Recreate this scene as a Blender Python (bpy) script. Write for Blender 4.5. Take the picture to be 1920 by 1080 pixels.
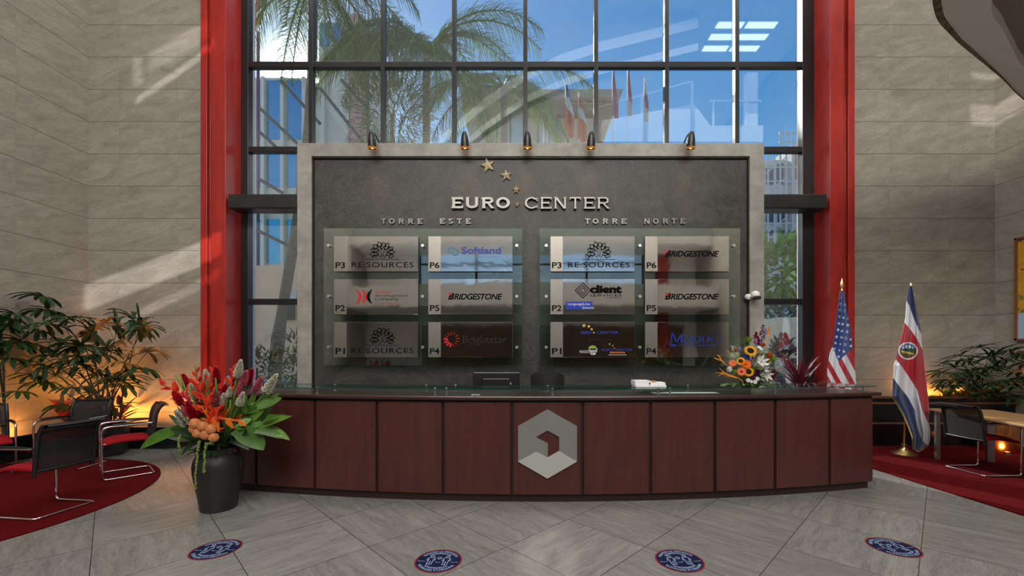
import bpy, bmesh, math, random
from mathutils import Vector, Matrix, Quaternion

for _o in list(bpy.data.objects):
    bpy.data.objects.remove(_o, do_unlink=True)
SC = bpy.context.scene
COL = SC.collection
PI = math.pi
V3 = Vector
R = random.Random(7)

# ------------------------------------------------------------------ camera
F, CX, CY, EYE = 780.0, 985.0, 662.0, 1.56      # focal length / principal point of the photograph, eye height
cam_d = bpy.data.cameras.new('camera')
cam = bpy.data.objects.new('camera', cam_d)
COL.objects.link(cam)
cam.location = (0, 0, EYE)
cam.rotation_euler = (PI / 2, 0, 0)
cam_d.sensor_width = 36.0
cam_d.lens = F / 1920 * 36
cam_d.shift_x = (960 - CX) / 1920
cam_d.shift_y = (CY - 540) / 1920
cam_d.clip_start = 0.05
cam_d.clip_end = 500
SC.camera = cam

SC.view_settings.view_transform = 'Standard'
SC.view_settings.look = 'None'
SC.view_settings.gamma = 1.0
SC.view_settings.use_curve_mapping = False
SC.view_settings.exposure = 0.0


def P(px, py, Y):
    """point at depth Y seen at photograph pixel (px, py)"""
    return V3(((px - CX) / F * Y, Y, EYE + (CY - py) / F * Y))


def G(px, py, z=0.0):
    """point on the horizontal plane z seen at (px, py)"""
    Y = (EYE - z) * F / (py - CY)
    return V3(((px - CX) / F * Y, Y, z))


# ------------------------------------------------------------------ world: blue sky with the sun in it
SUN_DIR = V3(((570 - 985) / 780, 1.0, (662 - 140) / 780)).normalized()      # towards the sun
world = bpy.data.worlds.new('sky')
SC.world = world
world.use_nodes = True
wn, wl = world.node_tree.nodes, world.node_tree.links
wn.clear()


def wmath(op, a, b=None):
    n = wn.new('ShaderNodeMath')
    n.operation = op
    for i, v in enumerate((a, b)):
        if v is None:
            continue
        if hasattr(v, 'is_linked'):
            wl.new(v, n.inputs[i])
        else:
            n.inputs[i].default_value = v
    return n.outputs[0]


w_tc = wn.new('ShaderNodeTexCoord')
w_nrm = wn.new('ShaderNodeVectorMath'); w_nrm.operation = 'NORMALIZE'
wl.new(w_tc.outputs['Generated'], w_nrm.inputs[0])
w_dot = wn.new('ShaderNodeVectorMath'); w_dot.operation = 'DOT_PRODUCT'
wl.new(w_nrm.outputs[0], w_dot.inputs[0]); w_dot.inputs[1].default_value = SUN_DIR
w_sep = wn.new('ShaderNodeSeparateXYZ'); wl.new(w_nrm.outputs[0], w_sep.inputs[0])
w_d = wmath('MAXIMUM', w_dot.outputs['Value'], 0.0)
w_ramp = wn.new('ShaderNodeValToRGB')
w_ramp.color_ramp.elements[0].position = 0.02; w_ramp.color_ramp.elements[0].color = (0.80, 0.84, 0.88, 1)
w_ramp.color_ramp.elements[1].position = 0.62; w_ramp.color_ramp.elements[1].color = (0.045, 0.29, 0.72, 1)
e = w_ramp.color_ramp.elements.new(0.33); e.color = (0.11, 0.40, 0.80, 1)
wl.new(w_sep.outputs['Z'], w_ramp.inputs[0])
w_halo = wmath('ADD', wmath('MULTIPLY', wmath('POWER', w_d, 14.0), 0.40), wmath('MULTIPLY', wmath('POWER', w_d, 160.0), 0.8))
w_disc = wmath('ADD', wmath('MULTIPLY', wmath('POWER', w_d, 1400.0), 9.0), wmath('MULTIPLY', wmath('POWER', w_d, 9000.0), 30.0))
w_sun = wmath('ADD', w_halo, w_disc)
w_mix = wn.new('ShaderNodeMix'); w_mix.data_type = 'RGBA'; w_mix.blend_type = 'ADD'
w_mix.inputs[0].default_value = 1.0
wl.new(w_ramp.outputs[0], w_mix.inputs[6])
w_tint = wn.new('ShaderNodeVectorMath'); w_tint.operation = 'SCALE'; w_tint.inputs[0].default_value = (1.0, 0.97, 0.92)
wl.new(w_sun, w_tint.inputs['Scale'])
wl.new(w_tint.outputs[0], w_mix.inputs[7])
w_bg = wn.new('ShaderNodeBackground'); w_bg.inputs['Strength'].default_value = 1.0
wl.new(w_mix.outputs[2], w_bg.inputs['Color'])
w_out = wn.new('ShaderNodeOutputWorld'); wl.new(w_bg.outputs[0], w_out.inputs[0])


def lamp(name, kind, loc, energy, color=(1, 1, 1), aim=None, **kw):
    d = bpy.data.lights.new(name, kind)
    d.energy = energy
    d.color = color
    for k, v in kw.items():
        setattr(d, k, v)
    o = bpy.data.objects.new(name, d)
    COL.objects.link(o)
    o.location = loc
    if aim is not None:
        o.rotation_euler = (V3(aim) - V3(loc)).to_track_quat('-Z', 'Y').to_euler()
    return o


sun = lamp('sun', 'SUN', (-10, 20, 15), 5.0, (1.0, 0.93, 0.82), angle=0.01)
sun.rotation_euler = (-SUN_DIR).to_track_quat('-Z', 'Y').to_euler()
# added fill lamp high on the solid rear wall, lighting the back wall
lamp('rear_fill_area', 'AREA', (0.3, -7.6, 9.3), 225, (1.0, 0.94, 0.86), aim=(0.3, 7.3, 7.0), shape='RECTANGLE', size=15, size_y=3.0, spread=math.radians(110))
# added fill lamp under the ceiling, kept out of the window reflections
lamp('ceiling_fill_area', 'AREA', (0.9, 5.9, 10.9), 470, (1.0, 0.95, 0.88), aim=(0.9, 5.9, 0), shape='RECTANGLE', size=14, size_y=2.4)
# added fill lamp that brightens the rear room mirrored in the plates
lamp('rear_ceiling_fill', 'AREA', (0.3, -5.6, 10.9), 1650, (1.0, 0.96, 0.9), aim=(0.3, -6.2, 0), shape='RECTANGLE', size=13, size_y=2.8)


def sun_patch(src, px, py, w, h, slope, energy, left=None, soft=0.05):
    """sunlight thrown back indoors by the glazing across the street: one sharp-edged slanting beam, w x h metres on the stone"""
    t = P(px, py, 7.3)
    o = lamp('reflected_sunlight', 'SPOT', src, energy, (1.0, 0.96, 0.9), aim=t, spot_size=math.radians(14), spot_blend=0.05, shadow_soft_size=0.01)
    dist = (t - V3(src)).length
    d = o.data
    d.use_nodes = True
    n, l = d.node_tree.nodes, d.node_tree.links
    em = next(k for k in n if k.type == 'EMISSION')

    def mt(op, a_, b_=None):
        k = n.new('ShaderNodeMath'); k.operation = op
        for i, v in enumerate((a_, b_)):
            if v is None:
                continue
            if hasattr(v, 'is_linked'):
                l.new(v, k.inputs[i])
            else:
                k.inputs[i].default_value = v
        return k.outputs[0]

    tc = n.new('ShaderNodeTexCoord'); sp = n.new('ShaderNodeSeparateXYZ'); l.new(tc.outputs['Normal'], sp.inputs[0])
    z = mt('ABSOLUTE', sp.outputs['Z'])
    u = mt('MULTIPLY', mt('DIVIDE', sp.outputs['X'], z), dist)
    v = mt('MULTIPLY', mt('DIVIDE', sp.outputs['Y'], z), dist)
    v = mt('SUBTRACT', v, mt('MULTIPLY', u, slope))
    us = mt('SUBTRACT', u, 0.0 if left is None else left)
    def edge(x, half):
        k = n.new('ShaderNodeMapRange'); k.interpolation_type = 'SMOOTHSTEP'
        l.new(mt('ABSOLUTE', x), k.inputs[0])
        k.inputs[1].default_value = max(0.0, half - soft); k.inputs[2].default_value = half + soft; k.inputs[3].default_value = 1.0; k.inputs[4].default_value = 0.0
        return k.outputs[0]
    l.new(mt('MULTIPLY', edge(us, w / 2), edge(v, h / 2)), em.inputs['Strength'])


sun_patch((4.5, -4.6, 7.4), 293, 508, 1.75, 0.42, 0.26, 12240)
sun_patch((4.5, -4.6, 7.4), 330, 556, 1.2, 0.16, 0.36, 6120)
sun_patch((4.5, -7.0, 9.5), 330, 138, 1.1, 0.13, 0.72, 12920)
sun_patch((4.5, -7.0, 9.5), 338, 86, 0.85, 0.36, 0.5, 7480, soft=0.09)
sun_patch((4.5, -7.0, 9.5), 258, 132, 0.14, 0.48, 0.0, 6800)
sun_patch((-4.5, -6.8, 8.6), 1845, 216, 0.75, 0.36, 0.0, 10880, left=0.2)
sun_patch((-4.5, -6.8, 8.6), 1846, 143, 0.55, 0.11, 0.0, 10200, left=0.1)
sun_patch((-4.5, -6.8, 4.6), 1860, 596, 0.5, 0.12, 0.4, 6120)


# ------------------------------------------------------------------ materials
def node_mat(name):
    m = bpy.data.materials.new(name)
    m.use_nodes = True
    n, l = m.node_tree.nodes, m.node_tree.links
    n.clear()
    out = n.new('ShaderNodeOutputMaterial')
    return m, n, l, out


class NT:
    """small helper to wire math nodes"""
    def __init__(s, n, l):
        s.n, s.l = n, l

    def put(s, sock, v):
        if v is None:
            return
        if hasattr(v, 'is_linked'):
            s.l.new(v, sock)
        else:
            sock.default_value = v

    def math(s, op, a, b=None, c=None):
        k = s.n.new('ShaderNodeMath'); k.operation = op
        for i, v in enumerate((a, b, c)):
            s.put(k.inputs[i], v)
        return k.outputs[0]

    def obj(s):
        return s.n.new('ShaderNodeTexCoord').outputs['Object']

    def sep(s, v):
        k = s.n.new('ShaderNodeSeparateXYZ'); s.l.new(v, k.inputs[0]); return k.outputs

    def comb(s, x, y, z):
        k = s.n.new('ShaderNodeCombineXYZ')
        for i, v in enumerate((x, y, z)):
            s.put(k.inputs[i], v)
        return k.outputs[0]

    def noise(s, vec, scale, detail=4, rough=0.55, dist=0.0):
        k = s.n.new('ShaderNodeTexNoise')
        s.put(k.inputs['Vector'], vec)
        k.inputs['Scale'].default_value = scale; k.inputs['Detail'].default_value = detail
        k.inputs['Roughness'].default_value = rough; k.inputs['Distortion'].default_value = dist
        return k.outputs['Fac']

    def white(s, vec):
        k = s.n.new('ShaderNodeTexWhiteNoise'); k.noise_dimensions = '3D'; s.put(k.inputs['Vector'], vec); return k.outputs['Value']

    def ramp(s, fac, stops):
        k = s.n.new('ShaderNodeValToRGB'); s.put(k.inputs[0], fac)
        cr = k.color_ramp
        while len(cr.elements) < len(stops):
            cr.elements.new(0.5)
        for el, (p, c) in zip(cr.elements, stops):
            el.position = p
            el.color = (c, c, c, 1) if not hasattr(c, '__len__') else (*c, 1)
        return k.outputs[0]

    def mix(s, fac, a, b, mode='MIX'):
        k = s.n.new('ShaderNodeMix'); k.data_type = 'RGBA'; k.blend_type = mode
        s.put(k.inputs[0], fac)
        for i, v in ((6, a), (7, b)):
            if hasattr(v, '__len__') and not hasattr(v, 'is_linked') and len(v) == 3:
                v = (*v, 1)
            s.put(k.inputs[i], v)
        return k.outputs[2]

    def bump(s, h, strength=0.2, dist=0.02):
        k = s.n.new('ShaderNodeBump'); s.put(k.inputs['Height'], h)
        k.inputs['Strength'].default_value = strength; k.inputs['Distance'].default_value = dist
        return k.outputs[0]

    def bsdf(s, out, **kw):
        k = s.n.new('ShaderNodeBsdfPrincipled')
        for a, v in kw.items():
            a = a.replace('_', ' ')
            if hasattr(v, '__len__') and not hasattr(v, 'is_linked') and len(v) == 3:
                v = (*v, 1)
            s.put(k.inputs[a], v)
        s.l.new(k.outputs[0], out.inputs[0])
        return k


MATS = {}


def mat(name, col, rough=0.5, metal=0.0, var=0.0, scale=8.0, bump=0.0, stretch=None, **kw):
    """plain surface with a little procedural variation of its colour"""
    if name in MATS:
        return MATS[name]
    m, n, l, out = node_mat(name)
    t = NT(n, l)
    c = (*col, 1)
    args = dict(Base_Color=c, Roughness=rough, Metallic=metal)
    if var or bump:
        v = t.obj()
        if stretch:
            k = n.new('ShaderNodeVectorMath'); k.operation = 'MULTIPLY'; l.new(v, k.inputs[0]); k.inputs[1].default_value = stretch
            v = k.outputs[0]
        f = t.noise(v, scale, 5, 0.6)
        lo = tuple(x * (1 - var) for x in col); hi = tuple(min(1, x * (1 + var)) for x in col)
        args['Base_Color'] = t.mix(t.ramp(f, [(0.3, 0.0), (0.7, 1.0)]), lo, hi)
        if bump:
            args['Normal'] = t.bump(f, bump, 0.01)
    args.update(kw)
    t.bsdf(out, **args)
    MATS[name] = m
    return m


def emit(name, col, strength):
    m, n, l, out = node_mat(name)
    k = n.new('ShaderNodeEmission'); k.inputs[0].default_value = (*col, 1); k.inputs[1].default_value = strength
    l.new(k.outputs[0], out.inputs[0])
    return m


def glass(name, tint, refl, rough=0.0):
    m, n, l, out = node_mat(name)
    tr = n.new('ShaderNodeBsdfTransparent'); tr.inputs[0].default_value = (*tint, 1)
    gl = n.new('ShaderNodeBsdfGlossy'); gl.inputs['Roughness'].default_value = rough; gl.inputs[0].default_value = (1, 1, 1, 1)
    lw = n.new('ShaderNodeLayerWeight'); lw.inputs[0].default_value = 0.25
    t = NT(n, l)
    f = t.math('MULTIPLY_ADD', lw.outputs['Facing'], 0.35, refl)
    mx = n.new('ShaderNodeMixShader'); l.new(f, mx.inputs[0])
    l.new(tr.outputs[0], mx.inputs[1]); l.new(gl.outputs[0], mx.inputs[2]); l.new(mx.outputs[0], out.inputs[0])
    return m


def stone_wall(name, axis, u0, z0, up, zp, base):
    """coursed travertine slabs: fine horizontal joints, faint vertical ones, horizontal veining"""
    m, n, l, out = node_mat(name)
    t = NT(n, l)
    o = t.obj(); s = t.sep(o)
    u = s['X'] if axis == 'X' else s['Y']
    z = s['Z']
    a = t.math('DIVIDE', t.math('SUBTRACT', z, z0), zp)
    b = t.math('DIVIDE', t.math('SUBTRACT', u, u0), up)
    fa, fb = t.math('FRACT', a), t.math('FRACT', b)
    ja = t.math('LESS_THAN', t.math('ABSOLUTE', t.math('SUBTRACT', fa, 0.5)), 0.5 - 0.0045 / zp)
    jb = t.math('LESS_THAN', t.math('ABSOLUTE', t.math('SUBTRACT', fb, 0.5)), 0.5 - 0.0022 / up)
    idv = t.comb(t.math('FLOOR', a), t.math('FLOOR', b), 3.0)
    rnd = t.white(idv)
    vec = t.comb(t.math('ADD', u, t.math('MULTIPLY', rnd, 11.0)), t.math('SUBTRACT', t.math('MULTIPLY', z, 3.0), t.math('MULTIPLY', u, 0.9)), t.math('MULTIPLY', rnd, 5.0))
    f1 = t.noise(vec, 1.6, 8, 0.66, 0.7)
    f2 = t.noise(vec, 16, 4, 0.7)
    pits = t.ramp(t.noise(vec, 26, 3, 0.6, 0.4), [(0.27, 1.0), (0.35, 0.0)])
    vein = t.ramp(t.noise(vec, 2.6, 9, 0.72, 1.3), [(0.46, 0.0), (0.5, 1.0), (0.535, 0.0)])
    c = t.mix(t.ramp(f1, [(0.3, 0.0), (0.7, 1.0)]), tuple(x * 0.70 for x in base), tuple(x * 1.22 for x in base))
    c = t.mix(t.math('MULTIPLY', t.ramp(f2, [(0.35, 0.0), (0.75, 1.0)]), 0.22), c, (base[0] * 1.5, base[1] * 1.5, base[2] * 1.46))
    c = t.mix(t.math('MULTIPLY', vein, 0.34), c, (base[0] * 0.5, base[1] * 0.46, base[2] * 0.4))
    c = t.mix(t.math('MULTIPLY', pits, 0.6), c, (base[0] * 0.4, base[1] * 0.36, base[2] * 0.3))
    c = t.mix(t.math('MULTIPLY', rnd, 0.13), c, (base[0] * 0.6, base[1] * 0.6, base[2] * 0.6))
    c = t.mix(t.math('SUBTRACT', 1.0, ja), c, (base[0] * 0.35, base[1] * 0.32, base[2] * 0.27))
    c = t.mix(t.math('MULTIPLY', t.math('SUBTRACT', 1.0, jb), 0.35), c, (base[0] * 0.4, base[1] * 0.36, base[2] * 0.3))
    t.bsdf(out, Base_Color=c, Roughness=0.62, Specular_IOR_Level=0.3, Normal=t.bump(t.math('MULTIPLY', ja, f2), 0.12, 0.01))
    return m


def floor_mat():
    """polished stone squares laid on the diagonal, grain turned from square to square"""
    m, n, l, out = node_mat('polished_stone_floor')
    t = NT(n, l)
    s = t.sep(t.obj())
    pitch = 1.112
    a = t.math('DIVIDE', t.math('ADD', t.math('SUBTRACT', s['X'], s['Y']), 0.162), pitch)
    b = t.math('DIVIDE', t.math('ADD', t.math('ADD', s['X'], s['Y']), 0.14), pitch)
    fa, fb = t.math('FRACT', a), t.math('FRACT', b)
    w = 0.5 - 0.0033
    ja = t.math('LESS_THAN', t.math('ABSOLUTE', t.math('SUBTRACT', fa, 0.5)), w)
    jb = t.math('LESS_THAN', t.math('ABSOLUTE', t.math('SUBTRACT', fb, 0.5)), w)
    j = t.math('MULTIPLY', ja, jb)
    rnd = t.white(t.comb(t.math('FLOOR', a), t.math('FLOOR', b), 1.0))
    flip = t.math('GREATER_THAN', rnd, 0.45)
    fl = t.math('SUBTRACT', 1.0, flip)
    p = t.math('ADD', t.math('MULTIPLY', a, flip), t.math('MULTIPLY', b, fl))
    q = t.math('ADD', t.math('MULTIPLY', b, flip), t.math('MULTIPLY', a, fl))
    vec = t.comb(t.math('MULTIPLY', p, 1.0), t.math('MULTIPLY', q, 6.0), t.math('MULTIPLY', rnd, 31.0))
    f1 = t.noise(vec, 1.5, 9, 0.7, 0.8)
    f2 = t.noise(vec, 13, 5, 0.7)
    f3 = t.ramp(t.noise(vec, 5.0, 9, 0.76, 1.0), [(0.55, 0.0), (0.68, 1.0)])
    spk = t.ramp(t.noise(t.comb(t.math('MULTIPLY', p, 3.0), t.math('MULTIPLY', q, 4.0), rnd), 22, 3, 0.6), [(0.3, 1.0), (0.37, 0.0)])
    c = t.mix(t.ramp(f1, [(0.28, 0.0), (0.72, 1.0)]), (0.105, 0.106, 0.101), (0.275, 0.276, 0.262))
    c = t.mix(t.math('MULTIPLY', t.ramp(f2, [(0.35, 0.0), (0.7, 1.0)]), 0.4), c, (0.34, 0.341, 0.325))
    c = t.mix(t.math('MULTIPLY', f3, 0.45), c, (0.055, 0.051, 0.045))
    c = t.mix(t.math('MULTIPLY', spk, 0.5), c, (0.03, 0.028, 0.025))
    c = t.mix(t.math('MULTIPLY', rnd, 0.22), c, (0.08, 0.078, 0.074))
    c = t.mix(t.math('SUBTRACT', 1.0, j), c, (0.022, 0.021, 0.019))
    t.bsdf(out, Base_Color=c, Roughness=t.math('MULTIPLY_ADD', f2, 0.14, 0.15), Specular_IOR_Level=0.5)
    return m


def plaster_panel():
    m, n, l, out = node_mat('trowelled_dark_plaster')
    t = NT(n, l)
    o = t.obj()
    f1 = t.noise(o, 2.2, 6, 0.6, 0.8)
    f2 = t.noise(o, 9, 6, 0.7, 2.2)
    f3 = t.noise(o, 30, 3, 0.6, 3.0)
    c = t.mix(t.ramp(f1, [(0.3, 0.0), (0.7, 1.0)]), (0.024, 0.0245, 0.023), (0.062, 0.059, 0.054))
    c = t.mix(t.math('MULTIPLY', t.ramp(f2, [(0.45, 0.0), (0.62, 1.0)]), 0.45), c, (0.10, 0.096, 0.088))
    t.bsdf(out, Base_Color=c, Roughness=t.math('MULTIPLY_ADD', f2, 0.25, 0.3), Specular_IOR_Level=0.4,
           Normal=t.bump(t.math('ADD', f2, t.math('MULTIPLY', f3, 0.35)), 0.35, 0.012))
    return m


def wood_mat(name, dark, light, axis='Z', rough=0.38, coat=0.08):
    m, n, l, out = node_mat(name)
    t = NT(n, l)
    s = t.sep(t.obj())
    k = {'X': (0.5, 6, 6), 'Y': (6, 0.5, 6), 'Z': (6, 6, 0.5)}[axis]
    v = t.comb(t.math('MULTIPLY', s['X'], k[0]), t.math('MULTIPLY', s['Y'], k[1]), t.math('MULTIPLY', s['Z'], k[2]))
    f = t.noise(v, 2.0, 7, 0.65, 0.6)
    g = t.noise(v, 14.0, 3, 0.6)
    c = t.mix(t.ramp(f, [(0.3, 0.0), (0.7, 1.0)]), dark, light)
    c = t.mix(t.math('MULTIPLY', g, 0.25), c, dark)
    t.bsdf(out, Base_Color=c, Roughness=rough, Coat_Weight=coat, Coat_Roughness=0.15)
    return m


def brushed(name, col, axis='X', rough=0.33):
    m, n, l, out = node_mat(name)
    t = NT(n, l)
    s = t.sep(t.obj())
    k = {'X': (1, 90, 90), 'Z': (90, 90, 1)}[axis]
    v = t.comb(t.math('MULTIPLY', s['X'], k[0]), t.math('MULTIPLY', s['Y'], k[1]), t.math('MULTIPLY', s['Z'], k[2]))
    f = t.noise(v, 3.0, 4, 0.6)
    c = t.mix(f, tuple(x * 0.86 for x in col), tuple(min(1, x * 1.1) for x in col))
    t.bsdf(out, Base_Color=c, Metallic=1.0, Roughness=t.math('MULTIPLY_ADD', f, 0.16, rough - 0.08))
    return m


def mirror_steel():
    m, n, l, out = node_mat('polished_steel')
    t = NT(n, l)
    f = t.noise(t.obj(), 2.6, 2, 0.5, 0.6)
    t.bsdf(out, Base_Color=(0.66, 0.65, 0.63), Metallic=1.0, Roughness=0.05, Normal=t.bump(f, 0.055, 0.02))
    return m


def red_paint():
    m, n, l, out = node_mat('weathered_red_paint')
    t = NT(n, l)
    s = t.sep(t.obj())
    v = t.comb(t.math('MULTIPLY', s['X'], 3.0), t.math('MULTIPLY', s['Y'], 3.0), t.math('MULTIPLY', s['Z'], 0.7))
    f = t.noise(v, 2.4, 7, 0.65, 0.5)
    g = t.noise(t.obj(), 9, 5, 0.7)
    c = t.mix(t.ramp(f, [(0.3, 0.0), (0.72, 1.0)]), (0.26, 0.011, 0.008), (0.42, 0.026, 0.017))
    c = t.mix(t.math('MULTIPLY', t.ramp(g, [(0.6, 0.0), (0.75, 1.0)]), 0.3), c, (0.45, 0.09, 0.065))
    t.bsdf(out, Base_Color=c, Roughness=0.36, Normal=t.bump(g, 0.08, 0.01))
    return m


def mesh_fabric():
    """see-through woven chair back"""
    m, n, l, out = node_mat('black_mesh_fabric')
    tr = n.new('ShaderNodeBsdfTransparent'); tr.inputs[0].default_value = (1, 1, 1, 1)
    df = n.new('ShaderNodeBsdfPrincipled'); df.inputs['Base Color'].default_value = (0.012, 0.012, 0.013, 1); df.inputs['Roughness'].default_value = 0.8
    mx = n.new('ShaderNodeMixShader'); mx.inputs[0].default_value = 0.95
    l.new(tr.outputs[0], mx.inputs[1]); l.new(df.outputs[0], mx.inputs[2]); l.new(mx.outputs[0], out.inputs[0])
    return m


def leaf_mat(name, col, var=0.35, rough=0.45, trans=0.25):
    m, n, l, out = node_mat(name)
    t = NT(n, l)
    f = t.noise(t.obj(), 5.0, 3, 0.6)
    c = t.mix(t.ramp(f, [(0.3, 0.0), (0.7, 1.0)]), tuple(x * (1 - var) for x in col), tuple(min(1, x * (1 + var)) for x in col))
    b = n.new('ShaderNodeBsdfPrincipled'); l.new(c, b.inputs['Base Color']); b.inputs['Roughness'].default_value = rough
    tl = n.new('ShaderNodeBsdfTranslucent'); l.new(c, tl.inputs[0])
    mx = n.new('ShaderNodeMixShader'); mx.inputs[0].default_value = trans
    l.new(b.outputs[0], mx.inputs[1]); l.new(tl.outputs[0], mx.inputs[2]); l.new(mx.outputs[0], out.inputs[0])
    return m


STONE = (0.305, 0.282, 0.248)
M = dict(
    wall_x=stone_wall('travertine_wall_across', 'X', -7.13, 7.32, 1.04, 0.566, STONE),
    wall_y=stone_wall('travertine_wall_along', 'Y', 7.3, 7.32, 1.04, 0.566, STONE),
    floor=floor_mat(), panel=plaster_panel(), red=red_paint(),
    concrete=mat('pale_sign_stone', (0.30, 0.288, 0.265), 0.6, var=0.25, scale=5, bump=0.1),
    black=mat('black_steel', (0.012, 0.012, 0.014), 0.32, var=0.2, bump=0.03),
    beam=mat('dark_painted_beam', (0.020, 0.020, 0.022), 0.3, var=0.4, scale=3, bump=0.05),
    black_stone=mat('polished_black_stone', (0.008, 0.008, 0.009), 0.12, var=0.3),
    bronze=mat('bronze_trim', (0.30, 0.17, 0.10), 0.35, 0.6, var=0.2),
    silver=mat('aluminium', (0.55, 0.56, 0.58), 0.35, 1.0, var=0.1),
    chrome=mat('chrome', (0.80, 0.80, 0.82), 0.08, 1.0),
    white=mat('white_render', (0.78, 0.77, 0.74), 0.6, var=0.06, scale=2),
    soffit=mat('grey_soffit_paint', (0.78, 0.77, 0.76), 0.6, var=0.04, scale=1.5),
    soffit_dark=mat('brown_soffit_paint', (0.28, 0.235, 0.21), 0.6, var=0.06, scale=1.5),
    trimstone=mat('mottled_edge_stone', (0.16, 0.12, 0.075), 0.5, var=0.9, scale=16, bump=0.3),
    glass=glass('window_glass', (0.93, 0.97, 0.98), 0.085),
    gsheet=glass('green_tint_glass', (0.80, 0.90, 0.85), 0.13),
    gshelf=glass('counter_glass', (0.78, 0.90, 0.85), 0.10),
    gedge=mat('green_glass_edge', (0.02, 0.07, 0.055), 0.15),
    desk=wood_mat('mahogany_panel', (0.050, 0.013, 0.011), (0.090, 0.024, 0.020), 'Z'),
    desktop=wood_mat('mahogany_top', (0.032, 0.012, 0.010), (0.060, 0.024, 0.020), 'X', 0.28),
    deskdark=mat('dark_gap_wood', (0.018, 0.006, 0.005), 0.5, var=0.2),  # dark wood for the carcass, plinth and edging strips
    oak=wood_mat('oak_table_top', (0.36, 0.20, 0.085), (0.48, 0.29, 0.13), 'Y', 0.3),
    steel_v=brushed('brushed_steel_label', (0.33, 0.31, 0.285), 'Z', 0.40),
    steel_h=brushed('brushed_steel_letters', (0.22, 0.213, 0.20), 'X', 0.42),
    steel_dark=brushed('brushed_steel_letters_dull', (0.36, 0.345, 0.32), 'X', 0.42),
    steel_em=brushed('brushed_emblem', (0.52, 0.53, 0.51), 'Z', 0.42),
    steel_em2=mat('lit_emblem_facet', (0.62, 0.63, 0.61), 0.4, 0.55),  # lower facet's brighter reflection put into a paler, less metallic colour
    mirror=mirror_steel(),
    gold=mat('satin_gold', (0.72, 0.56, 0.26), 0.32, 1.0, var=0.12),
    goldpaint=mat('gold_star_paint', (0.62, 0.52, 0.32), 0.4, 0.25, var=0.1),
    ink=mat('black_lettering', (0.004, 0.004, 0.004), 0.7, Specular_IOR_Level=0.1),
    ink_red=mat('red_lettering', (0.55, 0.015, 0.02), 0.4),
    ink_blue=mat('blue_lettering', (0.010, 0.035, 0.30), 0.4),
    ink_teal=mat('teal_lettering', (0.02, 0.20, 0.32), 0.4),
    ink_grey=mat('grey_lettering', (0.03, 0.03, 0.03), 0.7, Specular_IOR_Level=0.1),
    ink_white=mat('white_lettering', (0.75, 0.76, 0.80), 0.5),
    ink_gold=mat('gold_lettering', (0.70, 0.52, 0.14), 0.4),
    ink_orange=mat('orange_lettering', (0.62, 0.14, 0.02), 0.4),
    ink_green=mat('green_lettering', (0.25, 0.42, 0.06), 0.4),
    blue_box=mat('blue_logo_box', (0.006, 0.035, 0.42), 0.4),
    rug=mat('crimson_carpet', (0.080, 0.002, 0.0035), 0.95, var=0.25, scale=60, bump=0.2, Specular_IOR_Level=0.08),
    seat=mat('red_seat_fabric', (0.27, 0.006, 0.012), 0.85, var=0.12, scale=30, Specular_IOR_Level=0.15),
    plastic=mat('black_plastic', (0.010, 0.010, 0.011), 0.4),
    mesh=mesh_fabric(),
    charcoal=mat('charcoal_ceramic', (0.017, 0.0175, 0.0175), 0.42, var=0.25, scale=14, bump=0.12),
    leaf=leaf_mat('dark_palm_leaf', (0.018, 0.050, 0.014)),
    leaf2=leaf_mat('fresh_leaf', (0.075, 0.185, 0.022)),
    leaf3=leaf_mat('pale_edged_leaf', (0.16, 0.30, 0.045)),
    leafw=leaf_mat('withered_amberlit_leaf', (0.36, 0.18, 0.05)),
    stem=mat('cane_brown', (0.030, 0.022, 0.012), 0.7, var=0.3),
    stemg=mat('green_stem', (0.12, 0.22, 0.035), 0.5, var=0.2),
    cordy=leaf_mat('cordyline_leaf', (0.12, 0.016, 0.030)),
    cordy2=leaf_mat('cordyline_leaf_bright', (0.30, 0.025, 0.04)),
    soil=mat('dark_soil', (0.02, 0.015, 0.01), 0.95, var=0.5, scale=30, bump=0.5),
    frond=leaf_mat('sunlit_palm_frond', (0.12, 0.19, 0.055), 0.45, 0.4, 0.5),
    frond2=leaf_mat('fresh_palm_frond', (0.23, 0.36, 0.07), 0.4, 0.4, 0.55),
    bark=mat('palm_bark', (0.20, 0.165, 0.125), 0.9, var=0.4, scale=6, bump=0.5, stretch=(1, 1, 6)),
)

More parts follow.
